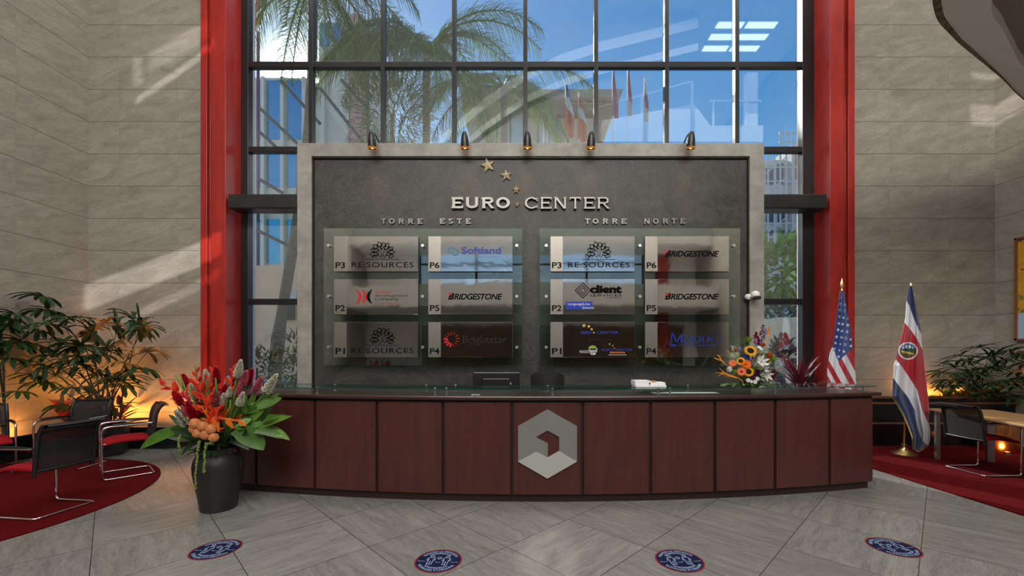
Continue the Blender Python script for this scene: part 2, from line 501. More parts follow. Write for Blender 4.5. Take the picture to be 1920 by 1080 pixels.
# ------------------------------------------------------------------ mesh building
class MB:
    """collects polygons, then links them as one mesh object"""
    def __init__(s):
        s.v, s.f, s.m = [], [], []
        s.slots = []

    def slot(s, m):
        if m not in s.slots:
            s.slots.append(m)
        return s.slots.index(m)

    def add(s, vs, fs, m, mtx=None):
        k = len(s.v); i = s.slot(m)
        for p in vs:
            p = V3(p)
            s.v.append(mtx @ p if mtx is not None else p)
        for f in fs:
            s.f.append([k + q for q in f]); s.m.append(i)

    def box(s, lo, hi, m, mtx=None):
        (a, b, c), (d, e, f) = lo, hi
        vs = [(a, b, c), (d, b, c), (d, e, c), (a, e, c), (a, b, f), (d, b, f), (d, e, f), (a, e, f)]
        s.add(vs, [(0, 3, 2, 1), (4, 5, 6, 7), (0, 1, 5, 4), (1, 2, 6, 5), (2, 3, 7, 6), (3, 0, 4, 7)], m, mtx)

    def tube(s, pts, r, m, n=10, caps=True, mtx=None):
        pts = [V3(p) for p in pts]
        rs = r if hasattr(r, '__len__') else [r] * len(pts)
        vs, fs = [], []
        nrm = None
        for i, p in enumerate(pts):
            d = (pts[min(i + 1, len(pts) - 1)] - pts[max(i - 1, 0)])
            d = d.normalized() if d.length > 1e-9 else V3((0, 0, 1))
            if nrm is None:
                nrm = d.orthogonal().normalized()
            else:
                nrm = (nrm - d * nrm.dot(d))
                nrm = nrm.normalized() if nrm.length > 1e-6 else d.orthogonal().normalized()
            b = d.cross(nrm)
            for k in range(n):
                a = 2 * PI * k / n
                vs.append(p + (nrm * math.cos(a) + b * math.sin(a)) * rs[i])
        for i in range(len(pts) - 1):
            for k in range(n):
                q = (k + 1) % n
                fs.append((i * n + k, i * n + q, (i + 1) * n + q, (i + 1) * n + k))
        if caps:
            fs.append(tuple(range(n - 1, -1, -1)))
            fs.append(tuple((len(pts) - 1) * n + k for k in range(n)))
        s.add(vs, fs, m, mtx)

    def lathe(s, prof, m, n=32, mtx=None, wave=0, waves=0):
        vs, fs = [], []
        for (r, z) in prof:
            for k in range(n):
                a = 2 * PI * k / n
                rr = r * (1 + wave * math.sin(waves * a)) if waves else r
                vs.append((rr * math.cos(a), rr * math.sin(a), z))
        for i in range(len(prof) - 1):
            for k in range(n):
                q = (k + 1) % n
                fs.append((i * n + k, i * n + q, (i + 1) * n + q, (i + 1) * n + k))
        if prof[0][0] > 1e-6:
            fs.append(tuple(range(n - 1, -1, -1)))
        if prof[-1][0] > 1e-6:
            fs.append(tuple((len(prof) - 1) * n + k for k in range(n)))
        s.add(vs, fs, m, mtx)

    def ball(s, c, r, m, n=12, k=8, mtx=None):
        rx, ry, rz = r if hasattr(r, '__len__') else (r, r, r)
        prof = [(math.sin(PI * i / k), -math.cos(PI * i / k)) for i in range(k + 1)]
        mm = Matrix.Translation(c) @ Matrix.Diagonal((rx, ry, rz, 1))
        s.lathe([(max(a, 1e-4), b) for a, b in prof], m, n, (mtx @ mm) if mtx is not None else mm)

    def prism(s, poly, d, m, mtx=None):
        """poly in local xz, front at y=0 (towards the viewer), back at y=d"""
        n = len(poly)
        area = sum(poly[i][0] * poly[(i + 1) % n][1] - poly[(i + 1) % n][0] * poly[i][1] for i in range(n))
        if area < 0:
            poly = poly[::-1]
        vs = [(x, 0, z) for x, z in poly] + [(x, d, z) for x, z in poly]
        fs = [tuple(range(n)), tuple(range(2 * n - 1, n - 1, -1))]
        for i in range(n):
            j = (i + 1) % n
            fs.append((i, i + n, j + n, j))
        s.add(vs, fs, m, mtx)

    def blade(s, base, d, length, width, m, droop=0.3, segs=5, crease=0.15, side=None, prof=None, tipw=0.0, mtx=None):
        """a leaf or petal: a creased strip that bends down under its own weight"""
        d = V3(d).normalized(); p = V3(base)
        sd = side if side is not None else d.cross(V3((0, 0, 1)))
        sd = V3(sd)
        if sd.length < 1e-4:
            sd = V3((1, 0, 0))
        sd.normalize()
        vs, fs = [], []
        st = length / segs
        for i in range(segs + 1):
            t = i / segs
            w = width * (prof(t) if prof else max(tipw, math.sin(PI * min(1, 0.12 + 0.88 * t)) ** 0.75))
            up = sd.cross(d).normalized()
            c = p + up * (-crease * w)
            vs += [p + sd * (w / 2), c, p - sd * (w / 2)]
            p = p + d * st
            d = (d + V3((0, 0, -1)) * (droop * st / max(length, 1e-6) * 2)).normalized()
            sd = (sd - d * sd.dot(d)).normalized()
        for i in range(segs):
            a = i * 3
            fs += [(a, a + 1, a + 4, a + 3), (a + 1, a + 2, a + 5, a + 4)]
        s.add(vs, fs, m, mtx)

    def grid(s, fn, nu, nv, matfn, mtx=None):
        k = len(s.v)
        for j in range(nv + 1):
            for i in range(nu + 1):
                s.v.append(V3(fn(i / nu, j / nv)))
        for j in range(nv):
            for i in range(nu):
                s.f.append([k + j * (nu + 1) + i, k + j * (nu + 1) + i + 1, k + (j + 1) * (nu + 1) + i + 1, k + (j + 1) * (nu + 1) + i])
                m = matfn((i + 0.5) / nu, (j + 0.5) / nv) if callable(matfn) else matfn
                s.m.append(s.slot(m))

    def build(s, name, parent=None, smooth=None, bevel=0.0, loc=None):
        me = bpy.data.meshes.new(name)
        off = V3(loc) if loc is not None else V3((0, 0, 0))
        me.from_pydata([tuple(p - off) for p in s.v], [], s.f)
        for m in s.slots:
            me.materials.append(m)
        me.polygons.foreach_set('material_index', s.m)
        o = bpy.data.objects.new(name, me)
        COL.objects.link(o)
        if bevel:
            b = o.modifiers.new('bevel', 'BEVEL'); b.width = bevel; b.segments = 2; b.limit_method = 'ANGLE'
        if smooth is not None:
            me.polygons.foreach_set('use_smooth', [True] * len(me.polygons))
            if smooth < 3.1:
                try:
                    me.set_sharp_from_angle(angle=smooth)
                except Exception:
                    pass
        me.update()
        if loc is not None:
            o.location = loc
        if parent is not None:
            adopt(o, parent)
        return o


def world_loc(o):
    p = V3((0, 0, 0))
    while o is not None:
        p += o.location; o = o.parent
    return p


def adopt(o, parent):
    """parent while staying where it was built (parents carry translation only at build time)"""
    o.location = V3(o.location) - world_loc(parent)
    o.parent = parent


def tag(o, label=None, cat=None, group=None, kind=None):
    for k, v in (('label', label), ('category', cat), ('group', group), ('kind', kind)):
        if v:
            o[k] = v
    return o


def thing(name, label, cat, loc=(0, 0, 0), group=None):
    o = bpy.data.objects.new(name, None)
    o.empty_display_size = 0.1
    COL.objects.link(o)
    o.location = loc
    return tag(o, label, cat, group)


def struct(o):
    o['kind'] = 'structure'
    return o


def rot_to(d, loc=(0, 0, 0), spin=0.0):
    """matrix that turns local Z onto d and moves to loc"""
    q = V3(d).normalized().to_track_quat('Z', 'Y') @ Quaternion((0, 0, 1), spin)
    return Matrix.Translation(loc) @ q.to_matrix().to_4x4()


def bez(a, b, c, d, n=10):
    a, b, c, d = map(V3, (a, b, c, d))
    return [a * (1 - t) ** 3 + b * 3 * t * (1 - t) ** 2 + c * 3 * t * t * (1 - t) + d * t ** 3 for t in (i / n for i in range(n + 1))]


def fillet(pts, r, n=5):
    """round the corners of a polyline"""
    pts = [V3(p) for p in pts]
    out = [pts[0]]
    for i in range(1, len(pts) - 1):
        p, a, b = pts[i], pts[i - 1], pts[i + 1]
        ra = min(r, (a - p).length * 0.49); rb = min(r, (b - p).length * 0.49)
        s, e = p + (a - p).normalized() * ra, p + (b - p).normalized() * rb
        for k in range(n + 1):
            t = k / n
            out.append(s * (1 - t) ** 2 + p * 2 * t * (1 - t) + e * t * t)
    out.append(pts[-1])
    return out


def text_geo(txt, shear=0.0, bold=0.0, spacing=1.0):
    """outline of a line of writing as flat polygons in a unit box (verts xz, faces)"""
    cu = bpy.data.curves.new('writing', 'FONT')
    cu.body = txt; cu.size = 1.0; cu.shear = shear; cu.offset = bold; cu.space_character = spacing
    cu.resolution_u = 4; cu.fill_mode = 'FRONT'
    o = bpy.data.objects.new('writing', cu)
    COL.objects.link(o)
    dg = bpy.context.evaluated_depsgraph_get(); dg.update()
    me = bpy.data.meshes.new_from_object(o.evaluated_get(dg))
    vs = [(v.co.x, v.co.y) for v in me.vertices]
    fs = [tuple(p.vertices) for p in me.polygons]
    bpy.data.objects.remove(o, do_unlink=True)
    bpy.data.curves.remove(cu); bpy.data.meshes.remove(me)
    x0, x1 = min(v[0] for v in vs), max(v[0] for v in vs)
    y0, y1 = min(v[1] for v in vs), max(v[1] for v in vs)
    return [((x - x0) / (x1 - x0), (y - y0) / max(y1 - y0, 1e-6)) for x, y in vs], fs


def text_px(mb, txt, x0, y0, x1, y1, Y, m, shear=0.0, bold=0.0, spacing=1.0):
    """writing that fills the box (x0,y0)-(x1,y1) on the plane at depth Y"""
    vs, fs = text_geo(txt, shear, bold, spacing)
    a, b = P(x0, y1, Y), P(x1, y0, Y)
    mb.add([(a.x + (b.x - a.x) * u, Y, a.z + (b.z - a.z) * w) for u, w in vs], fs, m)


# ================================================================== THE ROOM
XL, XR, YB, YW = -7.67, 8.24, 7.3, 7.65
HT = 11.0
fl = MB(); fl.box((-8.2, -8.2, -0.3), (8.8, YW + 0.2, 0.0), M['floor']); struct(fl.build('floor'))
w = MB(); w.box((XL - 0.4, -8.2, -0.3), (XL, YB + 0.6, HT), M['wall_y']); struct(w.build('wall_left'))
w = MB(); w.box((XR, -8.2, -0.3), (XR + 0.4, YB + 0.6, HT), M['wall_y']); struct(w.build('wall_right'))
w = MB()
w.box((XL, YB, -0.3), (-5.60, YB + 0.6, HT), M['wall_x'])
w.box((5.68, YB, -0.3), (XR, YB + 0.6, HT), M['wall_x'])
struct(w.build('wall_back'))
c = MB(); c.box((XL - 0.4, -8.2, HT), (XR + 0.4, YB + 0.6, HT + 0.3), M['white']); struct(c.build('ceiling'))
# wall behind the visitor, with the glazed entrance in it
w = MB()
w.box((XL, -8.2, -0.3), (-5.2, -7.8, HT), M['white']); w.box((5.8, -8.2, -0.3), (XR, -7.8, HT), M['white'])
w.box((-5.2, -8.2, -0.3), (5.8, -7.8, 4.3), M['white'])
w.box((XL, -8.2, 7.4), (XR, -7.8, HT), M['white'])
struct(w.build('wall_rear'))
w = MB(); w.box((-5.0, -7.8, 0), (7.6, -7.72, 2.9), wood_mat('brown_entrance_panelling', (0.10, 0.055, 0.032), (0.20, 0.115, 0.065), 'Z')); struct(w.build('trim_3'))
w = MB(); w.box((6.3, -7.8, 0), (6.8, -7.4, HT), M['red']); struct(w.build('trim_5'))
w = MB()
for x in (-5.16, -2.4, 0.3, 3.0, 5.76):
    w.box((x - 0.05, -8.05, 4.3), (x + 0.05, -7.95, 7.4), M['black'])
for z in (4.35, 5.9, 7.35):
    w.box((-5.2, -8.05, z - 0.05), (5.8, -7.95, z + 0.05), M['black'])
o = struct(w.build('window_2'))
w = MB(); w.box((-5.2, -8.01, 4.3), (5.8, -7.99, 7.4), M['glass']); w.build('glazing', o)

# red stepped pilasters either side of the great window
for idx, (xo, xi, sg) in enumerate([(-5.64, -5.19, 1), (5.72, 5.27, -1)]):
    w = MB()
    def xx(t):
        return xo + (xi - xo) * t
    prof = [(0.0, 7.62), (0.0, 7.22), (0.25, 7.22), (0.25, 7.29), (0.40, 7.29), (0.40, 7.24), (0.46, 7.20), (1.0, 7.20), (1.0, 7.62)]
    n = len(prof)
    vs = [(xx(t), y, 0) for t, y in prof] + [(xx(t), y, HT) for t, y in prof]
    fs = [(i, (i + 1) % n, (i + 1) % n + n, i + n) if sg > 0 else (i, i + n, (i + 1) % n + n, (i + 1) % n) for i in range(n)]
    w.add(vs, fs, M['red'])
    w.box((min(xo, xi) + 0.02, 7.3, 0), (max(xo, xi) - 0.02, 7.62, HT), M['red'])
    struct(w.build('trim_%d' % (idx + 1), bevel=0.006))

# ------------------------------------------------------------------ the great window
win = thing('window_1', None, None, (0.04, YW, 0)); struct(win)
w = MB()
zt = HT
zb = EYE - 70 / F * YW
for px in (585, 719, 852, 985, 1117, 1249, 1380):
    x = (px - CX) / F * YW
    w.box((x - 0.038, YW - 0.05, zb), (x + 0.038, YW + 0.06, zt), M['black'])
for x0, x1 in ((-5.24, -5.06), (5.06, 5.30)):
    w.box((x0, YW - 0.06, 0.0), (x1, YW + 0.08, zt), M['black'])
for py in (-178, -30, 123.5, 282, 566):
    z = EYE + (CY - py) / F * YW
    w.box((-5.15, YW - 0.045, z - 0.052), (5.2, YW + 0.05, z + 0.052), M['black'])
w.build('mullion_frame', win, bevel=0.006)
w = MB(); w.box((-5.1, YW + 0.012, zb), (5.12, YW + 0.022, zt), M['glass']); w.build('glazing', win)
w = MB(); w.box((-5.15, YW - 0.1, zb - 0.06), (5.2, YW + 0.12, zb + 0.02), M['silver']); w.build('sill', win, bevel=0.008)
w = MB(); w.box((-5.2, YW - 0.08, 0), (5.25, YW + 0.25, zb - 0.06), M['black_stone']); struct(w.build('wall_below_window'))
w = MB()
w.box((-5.6, YW + 0.08, -0.3), (-5.135, YW + 0.26, HT), M['white']); w.box((5.165, YW + 0.08, -0.3), (5.7, YW + 0.26, HT), M['white'])
struct(w.build('wall_outer_returns'))
# dark beam crossing the window between the pilasters
z0 = EYE + (CY - 392) / F * 7.2; z1 = EYE + (CY - 365) / F * 7.2
w = MB()
w.prism([(-5.12, z0), (5.2, z0), (5.2, z1), (-5.12, z1)], 0.3, M['beam'], Matrix.Translation((0, 7.16, 0)))
struct(w.build('beam', bevel=0.02))

# ------------------------------------------------------------------ low stone planters along the walls
def planter(name, label, boxes, soil, trims=()):
    t = thing(name, label, 'planter', (boxes[0][0][0], boxes[0][0][1], 0))
    b = MB()
    for lo, hi in boxes:
        b.box(lo, hi, M['black_stone'])
    b.build('body', t, bevel=0.008)
    b = MB()
    for lo, hi in soil:
        b.box(lo, hi, M['soil'])
    b.build('soil', t)
    for lo, hi in trims:
        b = MB(); b.box(lo, hi, M['bronze']); b.build('trim_strip', t, bevel=0.004)
    return t

planter('stone_planter', 'low black stone planter wrapping the corner behind the red round rug',
        [((-7.66, 6.76, 0), (-5.66, 6.82, 0.355)), ((-7.40, -2.0, 0), (-7.34, 6.82, 0.355)), ((-5.72, 6.82, 0), (-5.66, 7.29, 0.355)), ((-7.66, -2.06, 0), (-7.34, -2.0, 0.355))],
        [((-7.66, 6.82, 0.0), (-5.72, 7.29, 0.27)), ((-7.66, -2.0, 0.0), (-7.40, 6.82, 0.27))])
zt1 = EYE - 84 / F * 6.98
planter('stone_planter', 'tall stepped black stone planter with bronze bands behind the national flags',
        [((5.05, 6.98, 0), (8.23, 7.06, zt1)), ((5.05, 7.06, 0), (5.11, 7.14, zt1))],
        [((5.11, 7.06, 0.0), (8.23, 7.28, zt1 - 0.1))],
        [((5.05, 6.955, zt1 - 0.01), (8.23, 7.06, zt1 + 0.03)), ((5.05, 6.955, zt1 - 0.105), (8.23, 6.98, zt1 - 0.07)), ((5.05, 6.955, zt1 - 0.44), (8.23, 6.98, zt1 - 0.412))])

# warm uplights sunk into planters; carpet lamp added to brighten the copper pot
for (x, y, z, lab, en, sp) in [(-6.85, 6.87, 0.27, 'small bronze uplight in the low planter behind the dark palm pot', 130, 170), (-6.02, 6.87, 0.27, 'small bronze uplight in the low planter beside the red pilaster', 60, 170),
                           (-7.52, 6.0, 0.27, 'small bronze uplight in the low planter along the side wall', 90, 170),
                           (6.62, 7.10, zt1 - 0.1, 'small bronze uplight in the stepped planter beside the red white and blue striped flag', 12, 110), (7.05, 7.0, zt1 + 0.03, 'small bronze uplight under the palms of the stepped planter, nearer the national flags', 70, 160), (7.7, 7.0, zt1 + 0.03, 'small bronze uplight under the palms of the stepped planter, nearest the yellow painting', 80, 160), (7.30, 6.30, 0.014, 'small added lamp on the crimson carpet brightening the copper pot', 22, 120)]:
    t = thing('uplight', lab, 'uplight', (x, y, z), 'planter uplights')
    b = MB(); b.lathe([(0.03, 0), (0.032, 0.05), (0.026, 0.05), (0.024, 0.03)], M['bronze'], 16, Matrix.Translation((x, y, z))); b.build('housing', t, smooth=0.7)
    b = MB(); b.lathe([(0.022, 0.03), (0.0001, 0.032)], emit('uplight_lens', (1, 0.5, 0.15), 1.2), 16, Matrix.Translation((x, y, z))); b.build('lens', t)
    if y > 6.98 and x > 7:
        lamp('uplight_glow', 'POINT', (x, 7.12, zt1 + 0.0), en * 0.34, (1.0, 0.36, 0.06), shadow_soft_size=0.03)
        continue
    s = lamp('uplight_beam', 'SPOT', (x, y, z + 0.06), en, (1.0, 0.36, 0.06), aim=(x, 7.3, z + (1.3 if z < 0.5 else 0.55)) if z > 0.1 else (7.55, 6.65, 0.3), spot_size=math.radians(sp), spot_blend=0.8, shadow_soft_size=0.04)

# ------------------------------------------------------------------ curved mezzanine edge overhead on the right
edge = [(3.05, 3.0), (4.05, 4.05), (4.63, 4.46), (5.28, 4.82), (5.96, 5.19), (6.75, 5.63), (8.24, 6.35)]
inner = [(3.55, 2.9), (4.54, 4.05), (5.07, 4.42), (5.55, 4.73), (5.99, 5.0), (6.9, 5.42), (8.24, 6.0)]
def smooth_curve(p, k=5):
    out = []
    for i in range(len(p) - 1):
        a, b, c, d = (V3(p[max(i - 1, 0)]), V3(p[i]), V3(p[i + 1]), V3(p[min(i + 2, len(p) - 1)]))
        for j in range(k):
            t = j / k
            q = 0.5 * ((2 * b) + (c - a) * t + (2 * a - 5 * b + 4 * c - d) * t * t + (3 * b - a - 3 * c + d) * t ** 3)
            out.append((q.x, q.y))
    return out + [p[-1]]
edge, inner = smooth_curve(edge), smooth_curve(inner)
lipw = smooth_curve([(0.05, 0), (0.06, 0), (0.045, 0), (0.03, 0), (0.012, 0), (0.006, 0), (0.004, 0)])
ZM = 5.0
w = MB()
n = len(edge)
vs = [(x, y, ZM) for x, y in edge] + [(x, y, ZM) for x, y in inner]
w.add(vs, [(i, i + 1, i + 1 + n, i + n) for i in range(n - 1)], M['soffit'])
vs = [(x, y, ZM + 0.14) for x, y in inner] + [(8.24, 2.9, ZM + 0.14)]
w.add(vs, [tuple(range(n + 1))], M['soffit_dark'])
vs = [(x, y, ZM) for x, y in inner] + [(x, y, ZM + 0.14) for x, y in inner]
w.add(vs, [(i, i + 1, i + 1 + n, i + n) for i in range(n - 1)], M['soffit'])
vs = [(x, y, ZM) for x, y in edge] + [(x, y, ZM + 0.22) for x, y in edge]
w.add(vs, [(i, i + 1, i + 1 + n, i + n) for i in range(n - 1)], M['white'])
vs = [(x, y, ZM + 0.22) for x, y in edge] + [(8.24, 2.9, ZM + 0.22)]
w.add(vs, [tuple(range(n + 1))], M['white'])
o = struct(w.build('ceiling_mezzanine'))
w = MB()
def off(k, d):
    a = V3(edge[max(k - 1, 0)]); b = V3(edge[min(k + 1, n - 1)])
    t = (b - a).normalized(); return V3((edge[k][0] - t.y * d, edge[k][1] + t.x * d))
for k in range(n - 1):
    dk = [q_[0] for q_ in lipw]
    a, b = off(k, dk[k]), off(k + 1, dk[k + 1]); c, d = V3(edge[k]), V3(edge[k + 1])
    w.add([(c.x, c.y, ZM - 0.01), (d.x, d.y, ZM - 0.01), (b.x, b.y, ZM - 0.01), (a.x, a.y, ZM - 0.01), (a.x, a.y, ZM + 0.12), (b.x, b.y, ZM + 0.12)],
          [(0, 1, 2, 3), (3, 2, 5, 4)], M['trimstone'])
w.build('stone_lip', o)

# curved white gallery ramp above and behind the visitor (seen mirrored in the window glass)
w = MB()
path = [(-3.4, 6.0), (-2.27, 7.29), (-1.1, 8.3), (0.0, 9.04), (1.0, 9.5), (2.1, 9.85), (4.75, 10.5)]
pts = []
for i in range(len(path) - 1):
    for k in range(6):
        t = k / 6; pts.append((path[i][0] * (1 - t) + path[i + 1][0] * t, path[i][1] * (1 - t) + path[i + 1][1] * t))
pts.append(path[-1])
for dz, h in ((0.0, 0.28), (-0.62, 0.2)):
    vs, fs = [], []
    for x, z in pts:
        vs += [(x, 3.9, z + dz), (x, 3.9, z + dz + h), (x, 3.6, z + dz + h), (x, 3.6, z + dz)]
    for i in range(len(pts) - 1):
        a = i * 4
        for k in range(4):
            fs.append((a + k, a + (k + 1) % 4, a + 4 + (k + 1) % 4, a + 4 + k))
    w.add(vs, fs, M['white'])
for pts_ in ([(1112, 268), (1130, 228), (1300, 176 + 22), (1330, 238), (1428, 238), (1428, 268)],):
    w.prism([((px - CX) / F * 11.55, EYE + (CY - py) / F * 11.55) for px, py in pts_], 0.15, M['white'], Matrix.Translation((0, 3.7, 0)))
def vpt(px, py):
    return V3(((px - CX) / F * 11.5, 3.75, EYE + (CY - py) / F * 11.5))
for a_, b_ in (((1105, 205), (1300, 150)), ((1300, 150), (1300, 205)), ((1205, 178), (1205, 230)), ((1332, 187), (1430, 187)), ((1403, 187), (1403, 240)), ((1340, 187), (1340, 240))):
    w.tube([vpt(*a_), vpt(*b_)], 0.035, M['white'], 6)
w.box((vpt(1404, 0).x, 3.55, vpt(0, 240).z), (vpt(1424, 0).x, 3.75, vpt(0, 132).z), M['white'])
struct(w.build('balcony_ramp'))
# galleries on the entrance side
w = MB()
for z, y0, bow in ((3.5, -5.4, 1.1), (6.3, -6.0, 0.8)):
    vs, fs = [], []
    nn = 24
    for i in range(nn + 1):
        x = XL + (XR - XL) * i / nn
        y = y0 + bow * math.sin(PI * i / nn)
        vs += [(x, y, z), (x, y, z + 0.9), (x, -7.8, z + 0.35), (x, -7.8, z)]
    for i in range(nn):
        a = i * 4
        for k in range(4):
            fs.append((a + k, a + 4 + k, a + 4 + (k + 1) % 4, a + (k + 1) % 4))
    w.add(vs, fs, M['white'])
struct(w.build('balcony_gallery'))
# slot skylights in the ceiling
for k, y in enumerate((2.46, 2.93, 3.38)):
    t = thing('skylight', 'bright slot skylight in the ceiling, mirrored as a pale bar in the window glass', 'skylight', (6.35, y, HT), 'slot skylights mirrored in the glass')
    b = MB()
    for x0, x1 in ((5.5, 6.25), (6.35, 7.2)):
        b.box((x0, y - 0.11, HT - 0.03), (x1, y + 0.11, HT - 0.005), emit('skylight_pane', (0.85, 0.93, 1.0), 3.5))
    b.build('pane', t)
    b = MB(); b.box((5.4, y - 0.15, HT - 0.012), (7.3, y + 0.15, HT - 0.001), M['white']); b.build('frame', t)

# ================================================================== THE DIRECTORY WALL
YS = 6.3
sw = thing('directory_wall', 'large freestanding dark plaster directory wall in a pale stone surround behind the desk', 'directory wall', (0.08, YS, 0))
def px_box(mb, x0, y0, x1, y1, Y, d, m):
    a, b = P(x0, y1, Y), P(x1, y0, Y)
    mb.box((a.x, Y, a.z), (b.x, Y + d, b.z), m)
XA, XB = P(557, 0, YS).x, P(1433, 0, YS).x
ZT = P(0, 268, YS).z
XI, XJ, ZI = P(584, 0, YS).x, P(1406, 0, YS).x, P(0, 293, YS).z
b = MB()
b.prism([(XA, 0), (XI, 0), (XI, ZI), (XJ, ZI), (XJ, 0), (XB, 0), (XB, ZT), (XA, ZT)], 0.34, M['concrete'], Matrix.Translation((0, YS, 0)))
b.build('stone_surround', sw, bevel=0.006)
b = MB(); b.box((XI - 0.01, YS + 0.055, 0), (XJ + 0.01, YS + 0.3, ZI + 0.01), M['panel']); b.build('plaster_panel', sw)
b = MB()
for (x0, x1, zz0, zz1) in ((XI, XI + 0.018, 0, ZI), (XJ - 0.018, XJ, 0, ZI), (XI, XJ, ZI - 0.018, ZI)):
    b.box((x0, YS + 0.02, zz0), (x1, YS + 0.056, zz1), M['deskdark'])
b.build('dark_trim', sw)  # thin dark strip edging the recessed panel
YP = YS + 0.055                     # face of the plaster panel

# raised metal letters, drawn stroke by stroke (small serifs on the stroke ends)
def ring(cx, cz, rx, rz, tx, tz, a0, a1, n=22):
    out = []
    for i in range(n):
        t0, t1 = math.radians(a0 + (a1 - a0) * i / n), math.radians(a0 + (a1 - a0) * (i + 1) / n)
        out.append([(cx + rx * math.cos(t0), cz + rz * math.sin(t0)), (cx + rx * math.cos(t1), cz + rz * math.sin(t1)),
                    (cx + (rx - tx) * math.cos(t1), cz + (rz - tz) * math.sin(t1)), (cx + (rx - tx) * math.cos(t0), cz + (rz - tz) * math.sin(t0))])
    return out

def bar(x0, z0, x1, z1):
    return [[(x0, z0), (x1, z0), (x1, z1), (x0, z1)]]

def glyph(ch, v, h):
    """v, h: thickness of upright and level strokes in a unit box"""
    s = 0.055
    if ch == 'E':
        return bar(0.06, 0, 0.06 + v, 1) + bar(0, 0, 1, h) + bar(0, 1 - h, 1, 1) + bar(0.06, 0.5 - h / 2, 0.78, 0.5 + h / 2) + bar(0.93, 0, 1, h + 0.11) + bar(0.93, 0.89 - h, 1, 1) + bar(0.72, 0.40, 0.78, 0.60)
    if ch == 'U':
        return bar(0.04, 0.36, 0.04 + v, 1) + bar(0.96 - v, 0.36, 0.96, 1) + ring(0.5, 0.37, 0.46, 0.37, v, h * 1.1, 180, 360) + bar(0, 1 - s, 0.08 + v, 1) + bar(0.92 - v, 1 - s, 1, 1)
    if ch == 'R':
        return bar(0.05, 0, 0.05 + v, 1) + bar(0.0, 1 - h, 0.58, 1) + bar(0.05, 0.43, 0.58, 0.43 + h) + ring(0.58, 0.715, 0.34, 0.285, v, h, -90, 90, 14) + [[(0.42, 0.45), (0.42 + v, 0.45), (0.98, 0), (0.98 - v * 1.15, 0)]] + bar(0, 0, 0.1 + v, s) + bar(0.82, 0, 1.0, s)
    if ch == 'O':
        return ring(0.5, 0.5, 0.5, 0.5, v, h, 0, 360, 36)
    if ch == 'C':
        return ring(0.5, 0.5, 0.5, 0.5, v, h, 42, 318, 30) + bar(0.88, 0.66, 0.95, 0.94) + bar(0.88, 0.06, 0.95, 0.3)
    if ch == 'N':
        return bar(0.06, 0, 0.06 + v * 0.8, 1) + bar(0.94 - v * 0.8, 0, 0.94, 1) + [[(0.04, 1), (0.06 + v * 1.2, 1), (0.95, 0), (0.95 - v * 1.2, 0)]] + bar(0, 1 - s, 0.1 + v, 1) + bar(0, 0, 0.1 + v, s) + bar(0.9 - v, 1 - s, 1, 1)
    if ch == 'T':
        return bar(0.5 - v / 2, 0, 0.5 + v / 2, 1) + bar(0, 1 - h, 1, 1) + bar(0, 0.78, 0.065, 1) + bar(0.935, 0.78, 1, 1) + bar(0.36, 0, 0.64, s)
    if ch == 'S':
        return ring(0.5, 0.745, 0.45, 0.255, v * 0.9, h, 30, 270, 16) + ring(0.5, 0.255, 0.45, 0.255, v * 0.9, h, -150, 90, 16) + bar(0.85, 0.72, 0.92, 0.98) + bar(0.08, 0.02, 0.15, 0.28)
    if ch == 'M':
        return bar(0.04, 0, 0.10, 1) + bar(0.82, 0, 0.96, 1) + [[(0.04, 1), (0.2, 1), (0.56, 0.05), (0.46, 0.05)], [(0.82, 1), (0.96, 1), (0.56, 0.05), (0.46, 0.05)]] + bar(0, 0, 0.17, 0.05) + bar(0.74, 0, 1.03, 0.05) + bar(-0.03, 0.95, 0.12, 1) + bar(0.9, 0.95, 1.03, 1)
    if ch == 'D':
        return bar(0.08, 0, 0.08 + v, 1) + bar(0, 0, 0.5, h) + bar(0, 1 - h, 0.5, 1) + ring(0.48, 0.5, 0.5, 0.5, v, h, -90, 90, 16)
    if ch == 'Y':
        return bar(0.5 - v / 2, 0, 0.5 + v / 2, 0.48) + [[(0.02, 1), (0.02 + v * 1.3, 1), (0.5 + v / 2, 0.42), (0.5 - v / 2, 0.42)], [(0.98 - v, 1), (0.98, 1), (0.5 + v / 2, 0.42), (0.5 - v / 2, 0.42)]] + bar(-0.04, 1 - s, 0.24, 1) + bar(0.74, 1 - s, 1.04, 1) + bar(0.34, 0, 0.66, s)
    return bar(0, 0, 1, 1)

def metal_letter(ch, x0, x1, y0, y1, v, h, depth, m, parent):
    a, c = P(x0, y1, YP), P(x1, y0, YP)
    b = MB()
    for k, poly in enumerate(glyph(ch, v, h)):
        b.prism([(a.x + (c.x - a.x) * x, a.z + (c.z - a.z) * z) for x, z in poly], depth, m, Matrix.Translation((0, YP - depth - 0.0004 * (k % 5), 0)))
    return b.build('letter', parent)

